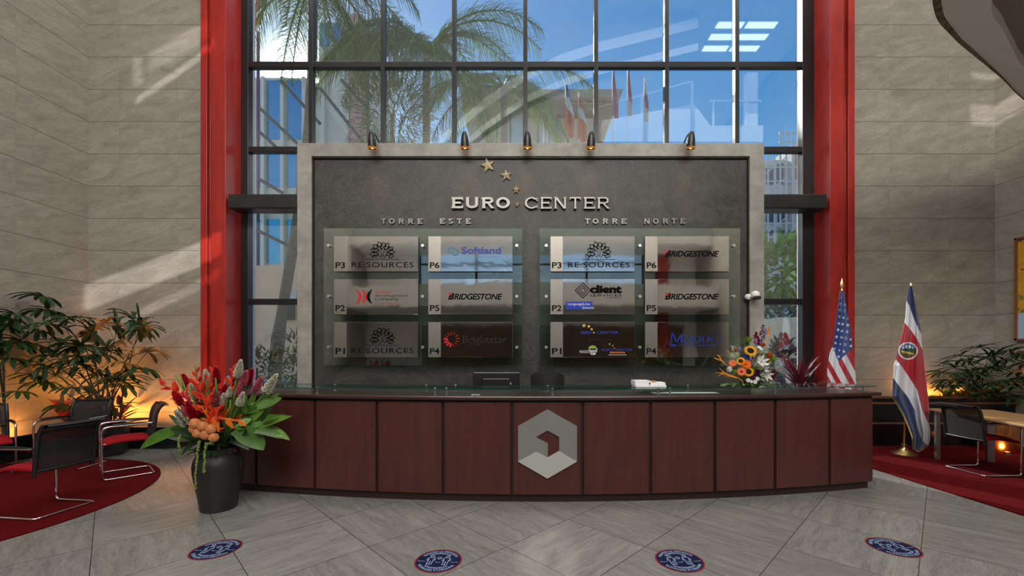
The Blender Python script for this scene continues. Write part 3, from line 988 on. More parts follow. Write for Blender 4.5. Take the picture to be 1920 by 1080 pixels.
def hx(x):
    return 700 + x / 3.2
def hy(y):
    return 290 + y / 3.2
for ch, x0, x1, v in (('E', 473, 542, .24), ('U', 556, 634, .23), ('R', 652, 728, .23), ('O', 738, 820, .22)):
    metal_letter(ch, hx(x0), hx(x1), hy(262), hy(328), v, 0.19, 0.05, M['steel_h'], sw)
for ch, x0, x1 in (('C', 910, 988), ('E', 1003, 1067), ('N', 1083, 1157), ('T', 1177, 1242), ('E', 1261, 1327), ('R', 1341, 1414)):
    metal_letter(ch, hx(x0), hx(x1), hy(262), hy(330), .15, 0.11, 0.05, M['steel_h'], sw)
for word in ((('T', 50, 80), ('O', 97, 131), ('R', 155, 188), ('R', 211, 244), ('E', 268, 300)), (('E', 400, 432), ('S', 452, 481), ('T', 504, 532), ('E', 557, 586)),
             (('T', 1268, 1300), ('O', 1314, 1349), ('R', 1375, 1408), ('R', 1431, 1464), ('E', 1486, 1518)), (('N', 1621, 1656), ('O', 1674, 1709), ('R', 1734, 1767), ('T', 1786, 1816), ('E', 1838, 1868))):
    for ch, x0, x1 in word:
        metal_letter(ch, hx(x0), hx(x1), hy(386), hy(417), .24, 0.2, 0.025, M['steel_h'], sw)
def star_poly(cx, cz, r, rot, k=0.40):
    return [(cx + (r if i % 2 == 0 else r * k) * math.sin(rot + PI * i / 5), cz + (r if i % 2 == 0 else r * k) * math.cos(rot + PI * i / 5)) for i in range(10)]
def star_mesh(b, cx, cz, r, rot, Y, d, m):
    poly = star_poly(cx, cz, r, rot)
    vs = [(x, Y, z) for x, z in poly] + [(x, Y + d * 0.4, z) for x, z in poly] + [(cx, Y - d * 0.6, cz)]
    fs = []
    for i in range(10):
        j = (i + 1) % 10
        fs += [(j, i, 20), (i, j, j + 10, i + 10)]
    b.add(vs, fs, m)
for x, y, r, rot in ((687, 67, 47, -14), (797, 128, 37, -6), (857, 215, 25, 4), (863, 304, 19, 12)):
    p = P(hx(x), hy(y), YP)
    b = MB(); star_mesh(b, p.x, p.z, r / 3.2 / F * YP, math.radians(rot), YP - 0.025, 0.045, M['goldpaint']); b.build('star', sw)

# ---- spotlights on arms over the top of the wall
for k, (px, ax, lab) in enumerate([(696, 707, 'first from the sunny end'), (871, 877, 'second along, above the large gold star'), (989, 991, 'middle one, above the gap between the two glass sheets'),
                               (1109, 1105, 'fourth along, above the last letters of the metal title'), (1297, 1287, 'last one, nearest the striped flag')]):
    Yl = 6.12
    top, bot = P(px, 246, Yl), P(px, 276, Yl)
    t = thing('spotlight', 'dark spotlight over the directory wall, ' + lab, 'spotlight', (px / 1000 - 0.6, Yl, ZT), 'spotlights over the directory wall')
    t.location = (top.x, YS + 0.1, ZT)
    tilt = V3((0, 0.2, -1)).normalized()
    mm = rot_to(tilt, top)
    L = (top.z - bot.z) / abs(tilt.z)
    b = MB(); b.lathe([(0.004, 0), (0.028, 0.01), (0.045, 0.06), (0.058, 0.13), (0.064, L), (0.058, L), (0.052, 0.14), (0.02, 0.06)], M['black'], 24, mm); b.build('shade', t, smooth=0.8)
    b = MB(); b.lathe([(0.066, L - 0.022), (0.068, L), (0.060, L + 0.004), (0.058, L - 0.02)], emit('lamplit_rim', (0.9, 0.28, 0.03), 0.5), 24, mm); b.build('rim', t, smooth=0.8)  # bulb light on the rim put in as amber emission
    b = MB(); b.ball((0, 0, L - 0.03), 0.03, emit('warm_bulb', (1, 0.72, 0.4), 2.5), 12, 8, mm); b.build('bulb', t, smooth=3.2)
    aw = V3((P(ax, 268, YS).x, YS + 0.12, ZT))
    b = MB(); b.tube(bez(aw, aw + V3((0, 0, 0.08)), top + V3((0, 0.08, 0.06)), top + V3((0, 0.01, -0.02)), 10), 0.011, M['black'], 8)
    b.lathe([(0.03, 0), (0.03, 0.012)], M['black'], 16, Matrix.Translation(aw)); b.build('arm', t, smooth=0.8)
    s = lamp('spotlight_beam', 'SPOT', top + tilt * (L + 0.02), 9, (1.0, 0.62, 0.30), spot_size=math.radians(62), spot_blend=0.9, shadow_soft_size=0.03)
    s.rotation_euler = V3((0, 0.13, -1)).to_track_quat('-Z', 'Y').to_euler()

# ---- two glass sheets on standoffs
YG = 6.19
def glass_sheet(label, x0, x1, y0, y1, sx, sy):
    t = thing('glass_sheet', label, 'glass sheet', P((x0 + x1) / 2, y1, YG), 'directory glass sheets')
    b = MB(); px_box(b, x0, y0, x1, y1, YG, 0.012, M['gsheet']); b.build('pane', t)
    for x in sx:
        for y in sy:
            p = P(x, y, YG)
            b = MB(); b.lathe([(0.013, -0.03), (0.022, -0.03), (0.022, -0.012), (0.014, -0.008), (0.014, 0.0), (0.011, YP - YG)], M['silver'], 16, Matrix.Translation(p) @ Matrix.Rotation(-PI / 2, 4, 'X'))
            b.build('standoff', t, smooth=0.6)
glass_sheet('clear glass sheet on steel standoffs carrying six plates below the words TORRE ESTE', 607, 979, 428, 685, (617, 793, 969), (461, 556, 651))
glass_sheet('clear glass sheet on steel standoffs carrying six plates below the words TORRE NORTE', 1012, 1388, 428, 686, (1024, 1199, 1375), (461, 556, 651))

# ---- tenant plates
YN = 6.15
YT = YN - 0.0015
def plate(x0, x1, y0, y1, strip, tag_txt, label, logo, group):
    t = thing('name_plate', label, 'name plate', P((x0 + x1) / 2, y1, YN), group)
    b = MB(); px_box(b, x0, y0, x0 + strip, y1, YN, 0.022, M['steel_v']); b.build('label_strip', t, bevel=0.002)
    b = MB(); px_box(b, x0 + strip, y0, x1, y1, YN + 0.001, 0.021, M['mirror']); b.build('mirror_face', t, bevel=0.002)
    b = MB(); text_px(b, tag_txt, x0 + 3, y1 - 17.5, x0 + 21, y1 - 6, YT, M['ink'], bold=0.02); b.build('floor_number', t)
    for nm, fn in logo:
        b = MB(); fn(b, x0, y0); b.build(nm, t)
    # four clips that hold the plate to the glass
    for x in (x0 + 12, x1 - 12):
        for y in (y0 + 10, y1 - 10):
            b = MB(); p = P(x, y, YN); b.lathe([(0.008, 0.022), (0.008, YG - YN)], M['silver'], 8, Matrix.Translation(p) @ Matrix.Rotation(-PI / 2, 4, 'X')); b.build('clip', t)
    return t

def quad(b, pts, m, Y=None):
    Y = YT if Y is None else Y
    b.add([P(x, y, Y) for x, y in pts], [tuple(range(len(pts)))], m)
def stroke(b, pts, ws, m, Y=None):
    """tapering flat brush stroke through pixel points"""
    Y = YT if Y is None else Y
    vs, fs = [], []
    for i, (x, y) in enumerate(pts):
        a = pts[max(i - 1, 0)]; c = pts[min(i + 1, len(pts) - 1)]
        dx, dy = c[0] - a[0], c[1] - a[1]; L = math.hypot(dx, dy) or 1
        w_ = ws[i] / 2
        vs += [P(x - dy / L * w_, y + dx / L * w_, Y), P(x + dy / L * w_, y - dx / L * w_, Y)]
    for i in range(len(pts) - 1):
        fs.append((2 * i, 2 * i + 1, 2 * i + 3, 2 * i + 2))
    b.add(vs, fs, m)
def arc_px(cx, cy, rx, ry, a0, a1, n=16):
    return [(cx + rx * math.cos(math.radians(a0 + (a1 - a0) * i / n)), cy - ry * math.sin(math.radians(a0 + (a1 - a0) * i / n))) for i in range(n + 1)]

def lion(b, x0, y0):
    rr = random.Random(3)
    cx, cy = x0 + 91, y0 + 31
    for ly, k in ((0, 19), (1, 15), (2, 11)):
        for i in range(k):
            a = math.radians(-28 + 236 * (i + 0.5 * (ly % 2)) / (k - 1))
            r0, r1 = (12.5, 25) if ly == 0 else ((9, 18.5) if ly == 1 else (7, 13))
            r1 *= rr.uniform(0.86, 1.04)
            sgn = 1 if i % 2 else -1
            pts, ws = [], []
            for j in range(7):
                u = j / 6
                r = r0 + (r1 - r0) * u
                aa = a + sgn * 0.16 * math.sin(u * 4.6)
                pts.append((cx + r * math.cos(aa) * 1.02, min(cy - r * math.sin(aa) * 0.92, y0 + 42)))
                ws.append([0.4, 1.4, 1.9, 1.8, 1.5, 1.0, 0.2][j] * (1.05 if ly == 0 else 0.8))
            stroke(b, pts, ws, M['ink'])
    for s_ in (-1, 1):
        stroke(b, [(cx + s_ * 1, cy - 5), (cx + s_ * 4, cy - 6), (cx + s_ * 7, cy - 4)], [0.4, 1.1, 0.4], M['ink'])
        stroke(b, [(cx + s_ * 2, cy - 2), (cx + s_ * 4, cy - 2.8), (cx + s_ * 6, cy - 1.6)], [0.4, 1.0, 0.3], M['ink'])
        stroke(b, [(cx + s_ * 1.2, cy - 4), (cx + s_ * 1.6, cy + 2), (cx + s_ * 3, cy + 5)], [0.3, 0.6, 0.4], M['ink'])
        stroke(b, [(cx + s_ * 8, cy - 2), (cx + s_ * 7, cy + 5), (cx + s_ * 2, cy + 11)], [0.4, 0.9, 0.5], M['ink'])
        stroke(b, [(cx + s_ * 0.3, cy + 6.5), (cx + s_ * 2.5, cy + 6), (cx + s_ * 4.5, cy + 8)], [0.9, 0.7, 0.3], M['ink'])
    stroke(b, [(cx - 2, cy + 3.6), (cx, cy + 4.6), (cx + 2, cy + 3.6)], [0.5, 1.4, 0.5], M['ink'])
    quad(b, [(x0 + 60, y0 + 43), (x0 + 122, y0 + 43), (x0 + 122, y0 + 43.8), (x0 + 60, y0 + 43.8)], M['ink'])
def resources(b, x0, y0):
    text_px(b, 'RE:SOURCES', x0 + 33, y0 + 48.5, x0 + 149, y0 + 58.5, YT, M['ink'], bold=0.004, spacing=1.15)
RES = [('lion_logo', lion), ('lettering', resources)]

def bridge(b, x0, y0):
    text_px(b, 'RIDGESTONE', x0 + 48, y0 + 27.0, x0 + 139, y0 + 38.4, YT, M['ink'], shear=0.28, bold=0.028, spacing=0.95)
    text_px(b, 'B', x0 + 37, y0 + 25.8, x0 + 49, y0 + 38.4, YT, M['ink'], shear=0.34, bold=0.05)
    quad(b, [(x0 + 38.6, y0 + 25.6), (x0 + 46, y0 + 25.6), (x0 + 37.4, y0 + 34)], M['ink_red'], YT - 0.0006)

def desert_mark(b, x0, y0):
    for cx, m, s_ in ((0, 'ink_red', 1), (10.5, 'ink_red', 1), (29, 'ink', -1)):
        bx = x0 + 42 + cx
        stroke(b, [(bx, y0 + 19), (bx + s_ * 5.4, y0 + 27), (bx + s_ * 6.8, y0 + 33), (bx + s_ * 5.4, y0 + 39), (bx, y0 + 46.5)], [1.2, 5, 6.4, 5, 1.2], M[m])
def desert_text(b, x0, y0):
    for i, (s_, x1, m) in enumerate((('desert', 106, 'ink_red'), ('development', 139, 'ink_grey'), ('company', 121, 'ink_grey'))):
        text_px(b, s_, x0 + 77, y0 + 21 + i * 7.2, x0 + x1, y0 + 27 + i * 7.2, YT, M[m], spacing=1.1)
    text_px(b, 's o f t w a r e', x0 + 77, y0 + 43.4, x0 + 120, y0 + 46.4, YT, M['ink_red'])

def soft_mark(b, x0, y0):
    stroke(b, arc_px(x0 + 43.5, y0 + 26, 5.2, 5.2, 40, 330), [2.3] * 17, M['ink_teal'])
    stroke(b, arc_px(x0 + 50.5, y0 + 30, 5.6, 5.6, -140, 150), [2.3] * 17, M['ink_teal'])
def soft_text(b, x0, y0):
    text_px(b, 'Softland', x0 + 62, y0 + 20, x0 + 136.5, y0 + 33, YT, M['ink_blue'], bold=0.032)
    text_px(b, 'TM', x0 + 138, y0 + 20, x0 + 141, y0 + 21.6, YT, M['ink_grey'])
    for k in range(7):
        quad(b, [(x0 + 92 + k * 5.4, y0 + 38.4), (x0 + 96 + k * 5.4, y0 + 38.4), (x0 + 96 + k * 5.4, y0 + 39.2), (x0 + 92 + k * 5.4, y0 + 39.2)], M['ink_teal'])

def bright_mark(b, x0, y0):
    cx, cy = x0 + 44, y0 + 32
    for i in range(13):
        a = math.radians(70 + i * 27)
        r0, r1, w_ = 8, 14, 0.9
        if 170 < (70 + i * 27) % 360 < 275:
            r0, r1, w_ = 7, 15, 3.2
        stroke(b, [(cx + r0 * math.cos(a), cy - r0 * math.sin(a)), (cx + r1 * math.cos(a), cy - r1 * math.sin(a))], [w_, w_ * 1.2], M['ink_red'])
def bright_text(b, x0, y0):
    text_px(b, 'Brightstar', x0 + 65, y0 + 25, x0 + 147, y0 + 43.5, YT, M['ink_grey'])
    for lx in (66, 78.5, 88, 104, 113.5, 124):
        quad(b, [(x0 + lx - 1.5, y0 + 39.2), (x0 + lx + 3.2, y0 + 39.2), (x0 + lx + 3.2, y0 + 40.0), (x0 + lx - 1.5, y0 + 40.0)], M['ink_grey'])

def client_mark(b, x0, y0):
    cx, cy = x0 + 61, y0 + 21
    for r, w_ in ((14.5, 1.5), (9.8, 1.3), (5.2, 1.2)):
        p = [(cx, cy - r), (cx + r, cy), (cx, cy + r), (cx - r, cy), (cx, cy - r), (cx + r, cy)]
        for i in range(4):
            stroke(b, [p[i], p[i + 1]], [w_, w_], M['ink'])
def client_text(b, x0, y0):
    text_px(b, 'client', x0 + 74, y0 + 11, x0 + 134, y0 + 26.5, YT, M['ink'], bold=0.06)
    text_px(b, 'SERVICES', x0 + 74, y0 + 28, x0 + 134, y0 + 32.6, YT, M['ink'])
    text_px(b, 'INCORPORATED', x0 + 104, y0 + 33.8, x0 + 133, y0 + 36, YT, M['ink_grey'])
def language_box(b, x0, y0):
    quad(b, [(x0 + 29, y0 + 42), (x0 + 78, y0 + 41.5), (x0 + 78.5, y0 + 56), (x0 + 29, y0 + 57)], M['blue_box'])
    text_px(b, 'LanguageLine', x0 + 33, y0 + 44, x0 + 74, y0 + 50, YT - 0.0006, M['ink_white'])
    text_px(b, 'Solutions', x0 + 60, y0 + 51, x0 + 82, y0 + 55.5, YT - 0.0006, M['ink_white'])

def multi_stars(b, x0, y0):
    for x, y, r in ((63, 6.5, 4.4), (72, 8, 3.8), (77.5, 13.5, 3.0), (81.5, 19.5, 2.4), (111, 41, 2.2), (117, 44, 1.8), (120, 49, 1.4)):
        p = P(x0 + x, y0 + y, YT)
        b.add([(q[0], YT, q[1]) for q in star_poly(p.x, p.z, r / F * YT, 0.1)], [tuple(range(10))], M['ink_gold'])
def multi_text(b, x0, y0):
    text_px(b, 'EURO', x0 + 57, y0 + 17, x0 + 77, y0 + 22, YT, M['ink_blue'], bold=0.04)
    text_px(b, 'CENTER', x0 + 86, y0 + 17, x0 + 128, y0 + 22, YT, M['ink_blue'], bold=0.02)
    quad(b, [(x0 + 70, y0 + 32), (x0 + 113, y0 + 32), (x0 + 113, y0 + 33), (x0 + 70, y0 + 33)], M['ink_grey'])
    text_px(b, 'FOODS', x0 + 55, y0 + 53, x0 + 72, y0 + 58, YT, M['ink_white'])
    text_px(b, 'EURO CENTER', x0 + 96, y0 + 49.5, x0 + 154, y0 + 54, YT, M['ink_blue'], bold=0.02)
    for k in range(6):
        quad(b, [(x0 + 112 + k * 4.8, y0 + 55.5), (x0 + 115.8 + k * 4.8, y0 + 55.5), (x0 + 115.8 + k * 4.8, y0 + 58.5), (x0 + 112 + k * 4.8, y0 + 58.5)], M['ink_orange'])
    quad(b, [(x0 + 109, y0 + 61), (x0 + 143, y0 + 61), (x0 + 143, y0 + 61.8), (x0 + 109, y0 + 61.8)], M['ink_white'])
def foods_mark(b, x0, y0):
    cx, cy = x0 + 79, y0 + 52
    quad(b, arc_px(cx, cy, 8.5, 8.5, 20, 165, 18), M['ink_green'])
    for i in range(4):
        stroke(b, arc_px(cx + 1, cy - 1 + i * 2.6, 8 - i, 2.0, 180, 350, 10), [1.3] * 11, M['ink_white'])
    stroke(b, arc_px(cx, cy, 8, 8, -80, 20, 10), [1.6] * 11, M['ink_white'])

def moody(b, x0, y0):
    def g(ch, a, c, d, e, v, h):
        p, q = P(x0 + a, y0 + e, YT), P(x0 + c, y0 + d, YT)
        for poly in glyph(ch, v, h):
            pts = [(p.x + (q.x - p.x) * x, YT, p.z + (q.z - p.z) * z) for x, z in poly]
            b.add(pts, [tuple(range(len(pts)))], M['ink_blue'])
    g('M', 48, 71, 20, 39, .14, .05)
    g('O', 73, 88, 25.5, 39.4, .16, .06)
    g('O', 89.5, 104.5, 25.5, 39.4, .16, .06)
    g('D', 106, 120, 26, 39, .16, .06)
    g('Y', 118, 130, 26, 39, .15, .05)
    quad(b, [(x0 + 131, y0 + 20), (x0 + 133, y0 + 20), (x0 + 131.6, y0 + 25)], M['ink_blue'])
    g('S', 126.5 + 8, 141.5, 28, 39.4, .2, .09)
def moody_small(b, x0, y0):
    text_px(b, 'MIS SUPPORT SERVICES', x0 + 48, y0 + 42, x0 + 133, y0 + 45, YT, M['ink_blue'], bold=0.01)
    quad(b, [(x0 + 47, y0 + 41.4), (x0 + 57, y0 + 41.4), (x0 + 57, y0 + 45.6), (x0 + 47, y0 + 45.6)], M['blue_box'], YT + 0.0005)

rows = ((443, 509), (523.5, 589.5), (604, 670))
BRG = [('lettering', bridge)]
GL, GRt = 'plates on the TORRE ESTE glass', 'plates on the TORRE NORTE glass'
pl = lambda r, c, st, tx, lab, lg, gr: plate(c[0], c[1], rows[r][0], rows[r][1], st, tx, lab, lg, gr)
c1, c2, c3, c4 = (626, 784), (803, 961), (1032, 1190), (1209.5, 1367)
pl(0, c1, 23.5, 'P3', 'steel plate P3 with black lion head logo directly below the words TORRE ESTE', RES, GL)
pl(1, c1, 23.5, 'P2', 'steel plate P2 with two red and one black crescent and small lettering', [('crescent_logo', desert_mark), ('lettering', desert_text)], GL)
pl(2, c1, 23.5, 'P1', 'steel plate P1 with black lion head logo, below the crescents plate', RES, GL)
pl(0, c2, 23.5, 'P6', 'steel plate P6 with blue lettering and two linked teal rings', [('ring_logo', soft_mark), ('lettering', soft_text)], GL)
pl(1, c2, 23.5, 'P5', 'steel plate P5 with black slanted lettering, below the teal rings plate', BRG, GL)
pl(2, c2, 23.5, 'P4', 'steel plate P4 with red burst of ticks and thin grey lettering', [('burst_logo', bright_mark), ('lettering', bright_text)], GL)
pl(0, c3, 23.5, 'P3', 'steel plate P3 with black lion head logo above the nested diamonds plate', RES, GRt)
pl(1, c3, 23.5, 'P2', 'steel plate P2 with nested black diamonds and a blue box', [('diamond_logo', client_mark), ('lettering', client_text), ('blue_logo', language_box)], GRt)
pl(2, c3, 23.5, 'P1', 'dark mirrored plate P1 with little gold stars and a green ball logo', [('star_logo', multi_stars), ('lettering', multi_text), ('ball_logo', foods_mark)], GRt)
pl(0, c4, 23.5, 'P6', 'steel plate P6 with black slanted lettering, below the word NORTE', BRG, GRt)
pl(1, c4, 23.5, 'P5', 'steel plate P5 with black slanted lettering, above the blue serif plate', BRG, GRt)
pl(2, c4, 23.5, 'P4', 'dark mirrored plate P4 with blue serif lettering', [('lettering', moody), ('small_lettering', moody_small)], GRt)

# ---- security camera on the surround
t = thing('security_camera', 'small white and black security camera on the pale stone surround', 'security camera', P(1408, 560, YS))
p = P(1409, 557, YS)
b = MB(); b.lathe([(0.035, -0.05), (0.045, -0.03), (0.045, 0.0)], M['white'], 20, Matrix.Translation(p + V3((-0.06, 0, 0))) @ Matrix.Rotation(-PI / 2, 4, 'X')); b.build('mount', t, smooth=0.7)
b = MB(); b.ball(p + V3((0.01, -0.09, 0.02)), 0.062, M['white'], 20, 12); b.build('body', t, smooth=3.2)
b = MB(); b.box((p.x - 0.035, YS - 0.18, p.z - 0.055), (p.x + 0.05, YS - 0.08, p.z - 0.005), M['black']); b.build('lens_block', t, bevel=0.01)
b = MB(); b.tube([p + V3((-0.06, -0.04, 0)), p + V3((0, -0.08, 0.0))], 0.02, M['white'], 10); b.build('arm', t, smooth=0.8)

# ================================================================== RECEPTION DESK
DX, DY, DR = 0.222, 20.13, 15.8
def dpt(th, d=0.0, z=0.0):
    """point on the desk's curve, d metres behind its face"""
    r = DR - d
    return V3((DX + r * math.sin(th), DY - r * math.cos(th), z))
def arc_block(b, t0, t1, d0, d1, z0, z1, m, n=8):
    vs, fs = [], []
    for i in range(n + 1):
        th = t0 + (t1 - t0) * i / n
        vs += [dpt(th, d0, z0), dpt(th, d0, z1), dpt(th, d1, z1), dpt(th, d1, z0)]
    for i in range(n):
        a = i * 4
        for k in range(4):
            fs.append((a + k, a + 4 + k, a + 4 + (k + 1) % 4, a + (k + 1) % 4))
    fs += [(0, 1, 2, 3), (n * 4 + 3, n * 4 + 2, n * 4 + 1, n * 4)]
    b.add(vs, fs, m)
TH = 0.2425
desk = thing('reception_desk', 'long bowed dark mahogany reception desk with a silver hexagon emblem', 'reception desk', (DX, 4.7, 0))
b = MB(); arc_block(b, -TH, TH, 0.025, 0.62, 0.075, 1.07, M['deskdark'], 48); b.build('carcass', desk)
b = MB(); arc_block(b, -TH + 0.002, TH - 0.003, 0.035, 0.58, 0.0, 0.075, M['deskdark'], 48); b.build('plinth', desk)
b = MB(); arc_block(b, -TH - 0.003, TH + 0.004, -0.045, 0.62, 1.072, 1.113, M['desktop'], 48); b.build('countertop', desk, bevel=0.012)
b = MB(); arc_block(b, -TH + 0.01, TH - 0.01, 0.62, 1.35, 0.70, 0.74, M['desktop'], 40); b.build('worktop', desk, bevel=0.006)
b = MB()
for th in (-TH + 0.012, -0.12, 0.0, 0.12, TH - 0.014):
    arc_block(b, th, th + 0.002, 0.62, 1.3, 0.0, 0.70, M['deskdark'], 1)
b.build('worktop_support', desk)
seams_px = [480, 590, 707, 831, 959.5, 1092, 1219.5, 1340.5, 1453.5, 1556, 1644]
def th_of(px):
    # angle on the curve seen at pixel column px
    lo, hi = -0.3, 0.3
    for _ in range(50):
        mid = (lo + hi) / 2
        q = dpt(mid); x = CX + q.x / q.y * F
        if x < px: lo = mid
        else: hi = mid
    return lo
ths = [-TH] + [th_of(p) for p in seams_px[:-1]] + [TH]
for i in range(11):
    g = 0.0011
    b = MB(); arc_block(b, ths[i] + g, ths[i + 1] - g, 0.0, 0.026, 0.085, 1.045, M['desk'], 5); b.build('panel', desk, bevel=0.004)
# hexagon emblem on the centre panel
ec = (1027, 832)
YE = dpt(th_of(1027)).y - 0.018
def ep(x, y):
    p = P(800 + x / 3.6, 660 + y / 3.6, YE); return (p.x, p.z)
em = MB()
for quad_ in ([(617, 500), (815, 388), (815, 530), (737, 575)], [(815, 388), (1015, 500), (895, 575), (815, 530)], [(1015, 500), (1015, 740), (895, 668), (895, 575)],
              [(617, 500), (737, 575), (740, 672), (617, 740)], [(737, 575), (818, 618), (818, 712), (740, 672)]):
    em.prism([ep(*q) for q in quad_], 0.018, M['steel_em'], Matrix.Translation((0, YE, 0)))
emb = em.build('emblem', desk)
em = MB()
for quad_ in ([(617, 740), (740, 672), (818, 712), (815, 855)], [(818, 712), (895, 668), (1015, 740), (815, 855)]):
    em.prism([ep(*q) for q in quad_], 0.018, M['steel_em2'], Matrix.Translation((0, YE - 0.001, 0)))
em.build('lower_facet', emb)

# ---- glass shelves on posts above the counter
ZG = 1.168
def shelf(label, x0, x1, fp, bp):
    t0, t1 = th_of(x0), th_of(x1)
    t = thing('glass_shelf', label, 'glass shelf', dpt((t0 + t1) / 2, 0.3, 1.113), 'glass shelves above the counter')
    b = MB(); arc_block(b, t0, t1, 0.03, 0.56, ZG, ZG + 0.012, M['gshelf'], 16); b.build('pane', t)
    b = MB(); arc_block(b, t0, t1, 0.0285, 0.031, ZG + 0.001, ZG + 0.011, M['gedge'], 16); arc_block(b, t0, t1, 0.559, 0.561, ZG + 0.001, ZG + 0.011, M['gedge'], 16); b.build('polished_edge', t)
    for d, pxs in ((0.09, fp), (0.50, bp)):
        for px in pxs:
            q = dpt(th_of(px), d, 1.113)
            if d > 0.3:
                q = V3(((px - CX) / F * q.y, q.y, 1.113))
            b = MB(); b.lathe([(0.016, 0), (0.016, 0.004), (0.0105, 0.006), (0.0105, ZG - 1.113), ], M['silver'], 14, Matrix.Translation(q))
            b.lathe([(0.0125, 0), (0.0125, 0.006), (0.0001, 0.009)], M['silver'], 14, Matrix.Translation((q.x, q.y, ZG + 0.012)))
            b.build('post', t, smooth=0.6)
shelf('glass shelf on steel posts at the end of the counter beside the tropical bouquet', 470, 821, (585, 811), (628, 800))
shelf('middle glass shelf on steel posts, carrying the white paper stack', 822, 1250, (833, 1037, 1240), (854, 1027, 1203))
shelf('glass shelf on steel posts carrying the mixed flower arrangement', 1251, 1648, (1263, 1465, 1634), (1290, 1407, 1600))

# ---- things behind and on the counter
t = thing('monitor', 'black computer monitor seen from behind, standing behind the counter', 'monitor', P(930, 745, 5.32))
a, c = P(887, 745, 5.3), P(974, 698, 5.3)
t.location = ((a.x + c.x) / 2, 5.36, 0.74)
b = MB(); b.box((a.x, 5.3, 0.99), (c.x, 5.335, c.z), M['plastic']); b.box((a.x + 0.12, 5.27, 1.03), (c.x - 0.12, 5.3, 1.24), M['plastic']); b.build('screen_housing', t, bevel=0.012)
b = MB(); b.box(((a.x + c.x) / 2 - 0.04, 5.335, 0.75), ((a.x + c.x) / 2 + 0.04, 5.36, 1.1), M['plastic']); b.build('neck', t, bevel=0.005)
b = MB(); b.lathe([(0.12, 0), (0.12, 0.012), (0.05, 0.02)], M['plastic'], 24, Matrix.Translation(((a.x + c.x) / 2, 5.36, 0.74))); b.build('base', t, smooth=0.6)
b = MB(); b.add([P(x, y, 5.2985) for x, y in arc_px(954, 719, 5, 3.2, 0, 340, 16)], [tuple(range(17))], mat('pale_blue_badge', (0.25, 0.42, 0.8), 0.3)); b.build('maker_badge', t)

def office_chair(label, x, y, top, w_):
    t = thing('office_chair', label, 'office chair', (x, y, 0), 'office chairs behind the desk')
    b = MB()
    def fn(u, v):
        a = (u - 0.5)
        return (x + a * w_, y + 0.24 - 0.22 * a * a * 4 * 0.35 + 0.05 * v, 0.62 + (top - 0.62 - 0.05 * (2 * a) ** 4) * v)
    b.grid(fn, 14, 10, M['plastic'])
    b.grid(lambda u, v: V3(fn(1 - u, v)) + V3((0, 0.05, 0)), 14, 10, M['plastic'])
    b.build('backrest', t, smooth=3.2)
    b = MB(); b.lathe([(0.22, 0), (0.25, 0.03), (0.24, 0.08), (0.1, 0.095)], M['plastic'], 24, Matrix.Translation((x, y, 0.44))); b.build('seat', t, smooth=0.7)
    b = MB(); b.lathe([(0.03, 0.1), (0.03, 0.44)], M['black'], 12, Matrix.Translation((x, y, 0))); b.build('column', t, smooth=0.7)
    b = MB()
    for k in range(5):
        a = 2 * PI * k / 5
        b.tube([(x, y, 0.11), (x + 0.29 * math.cos(a), y + 0.29 * math.sin(a), 0.075)], [0.025, 0.016], M['plastic'], 8)
    bb = b.build('base', t, smooth=0.7)
    for k in range(5):
        a = 2 * PI * k / 5
        b = MB(); b.ball((x + 0.29 * math.cos(a), y + 0.29 * math.sin(a), 0.032), (0.032, 0.032, 0.032), M['plastic'], 10, 8); b.build('caster', bb, smooth=3.2)
    b = MB(); b.box((x - 0.03, y + 0.1, 0.45), (x + 0.03, y + 0.3, 0.49), M['plastic']); b.box((x - 0.03, y + 0.26, 0.45), (x + 0.03, y + 0.3, 0.75), M['plastic']); b.build('back_bracket', t)
    return t
office_chair('black office chair with rounded back, half hidden by the monitor', P(925, 0, 5.9).x, 5.62, EYE - 34 / F * 5.9, 0.42)
office_chair('black office chair with rounded back beside the monitor', P(1026, 0, 5.9).x, 5.62, EYE - 35.5 / F * 5.9, 0.47)

Yp = 4.72
p = P(1217, 726, Yp)
t = thing('paper_stack', 'stack of white paper and booklets on the glass shelf', 'paper stack', (p.x, Yp, ZG + 0.012))
z = ZG + 0.0125
b = MB(); b.box((p.x - 0.17, Yp - 0.08, z), (p.x + 0.17, Yp + 0.12, z + 0.022), M['ink_white']); b.build('ream', t, bevel=0.002)
b = MB(); b.box((p.x - 0.175, Yp - 0.06, z + 0.022), (p.x - 0.0, Yp + 0.12, z + 0.07), M['ink_white']); b.build('box_file', t, bevel=0.003)
b = MB(); b.box((p.x - 0.02, Yp - 0.06, z + 0.022), (p.x + 0.165, Yp + 0.1, z + 0.05), M['white']); b.build('booklet', t, bevel=0.002)
b = MB(); b.ball((p.x + 0.03, Yp, z + 0.058), (0.06, 0.03, 0.009), mat('tan_leather', (0.45, 0.25, 0.14), 0.5), 14, 8); b.build('pouch', t, smooth=3.2)
q = dpt(th_of(1315), 0.25, 1.1135)
b = MB(); b.box((q.x - 0.42, q.y - 0.05, 1.1132), (q.x + 0.32, q.y + 0.09, 1.1145), M['ink_white'])
o = b.build('paper_sheet', loc=(q.x, q.y, 1.1132)); tag(o, 'white paper sheets lying on the counter under the glass shelf', 'paper')
q = dpt(th_of(889), 0.1, 1.1135)
b = MB(); b.box((q.x - 0.045, q.y - 0.02, 1.1132), (q.x + 0.045, q.y + 0.03, 1.1165), M['ink_white'])
o = b.build('card', loc=(q.x, q.y, 1.1132)); tag(o, 'small white card on the counter in front of the monitor', 'card')

# ================================================================== ON THE FLOOR
def disc_mesh(b, cx, cy, r, z, m, n=64):
    b.add([(cx + r * math.cos(2 * PI * k / n), cy + r * math.sin(2 * PI * k / n), z) for k in range(n)], [tuple(range(n))], m)

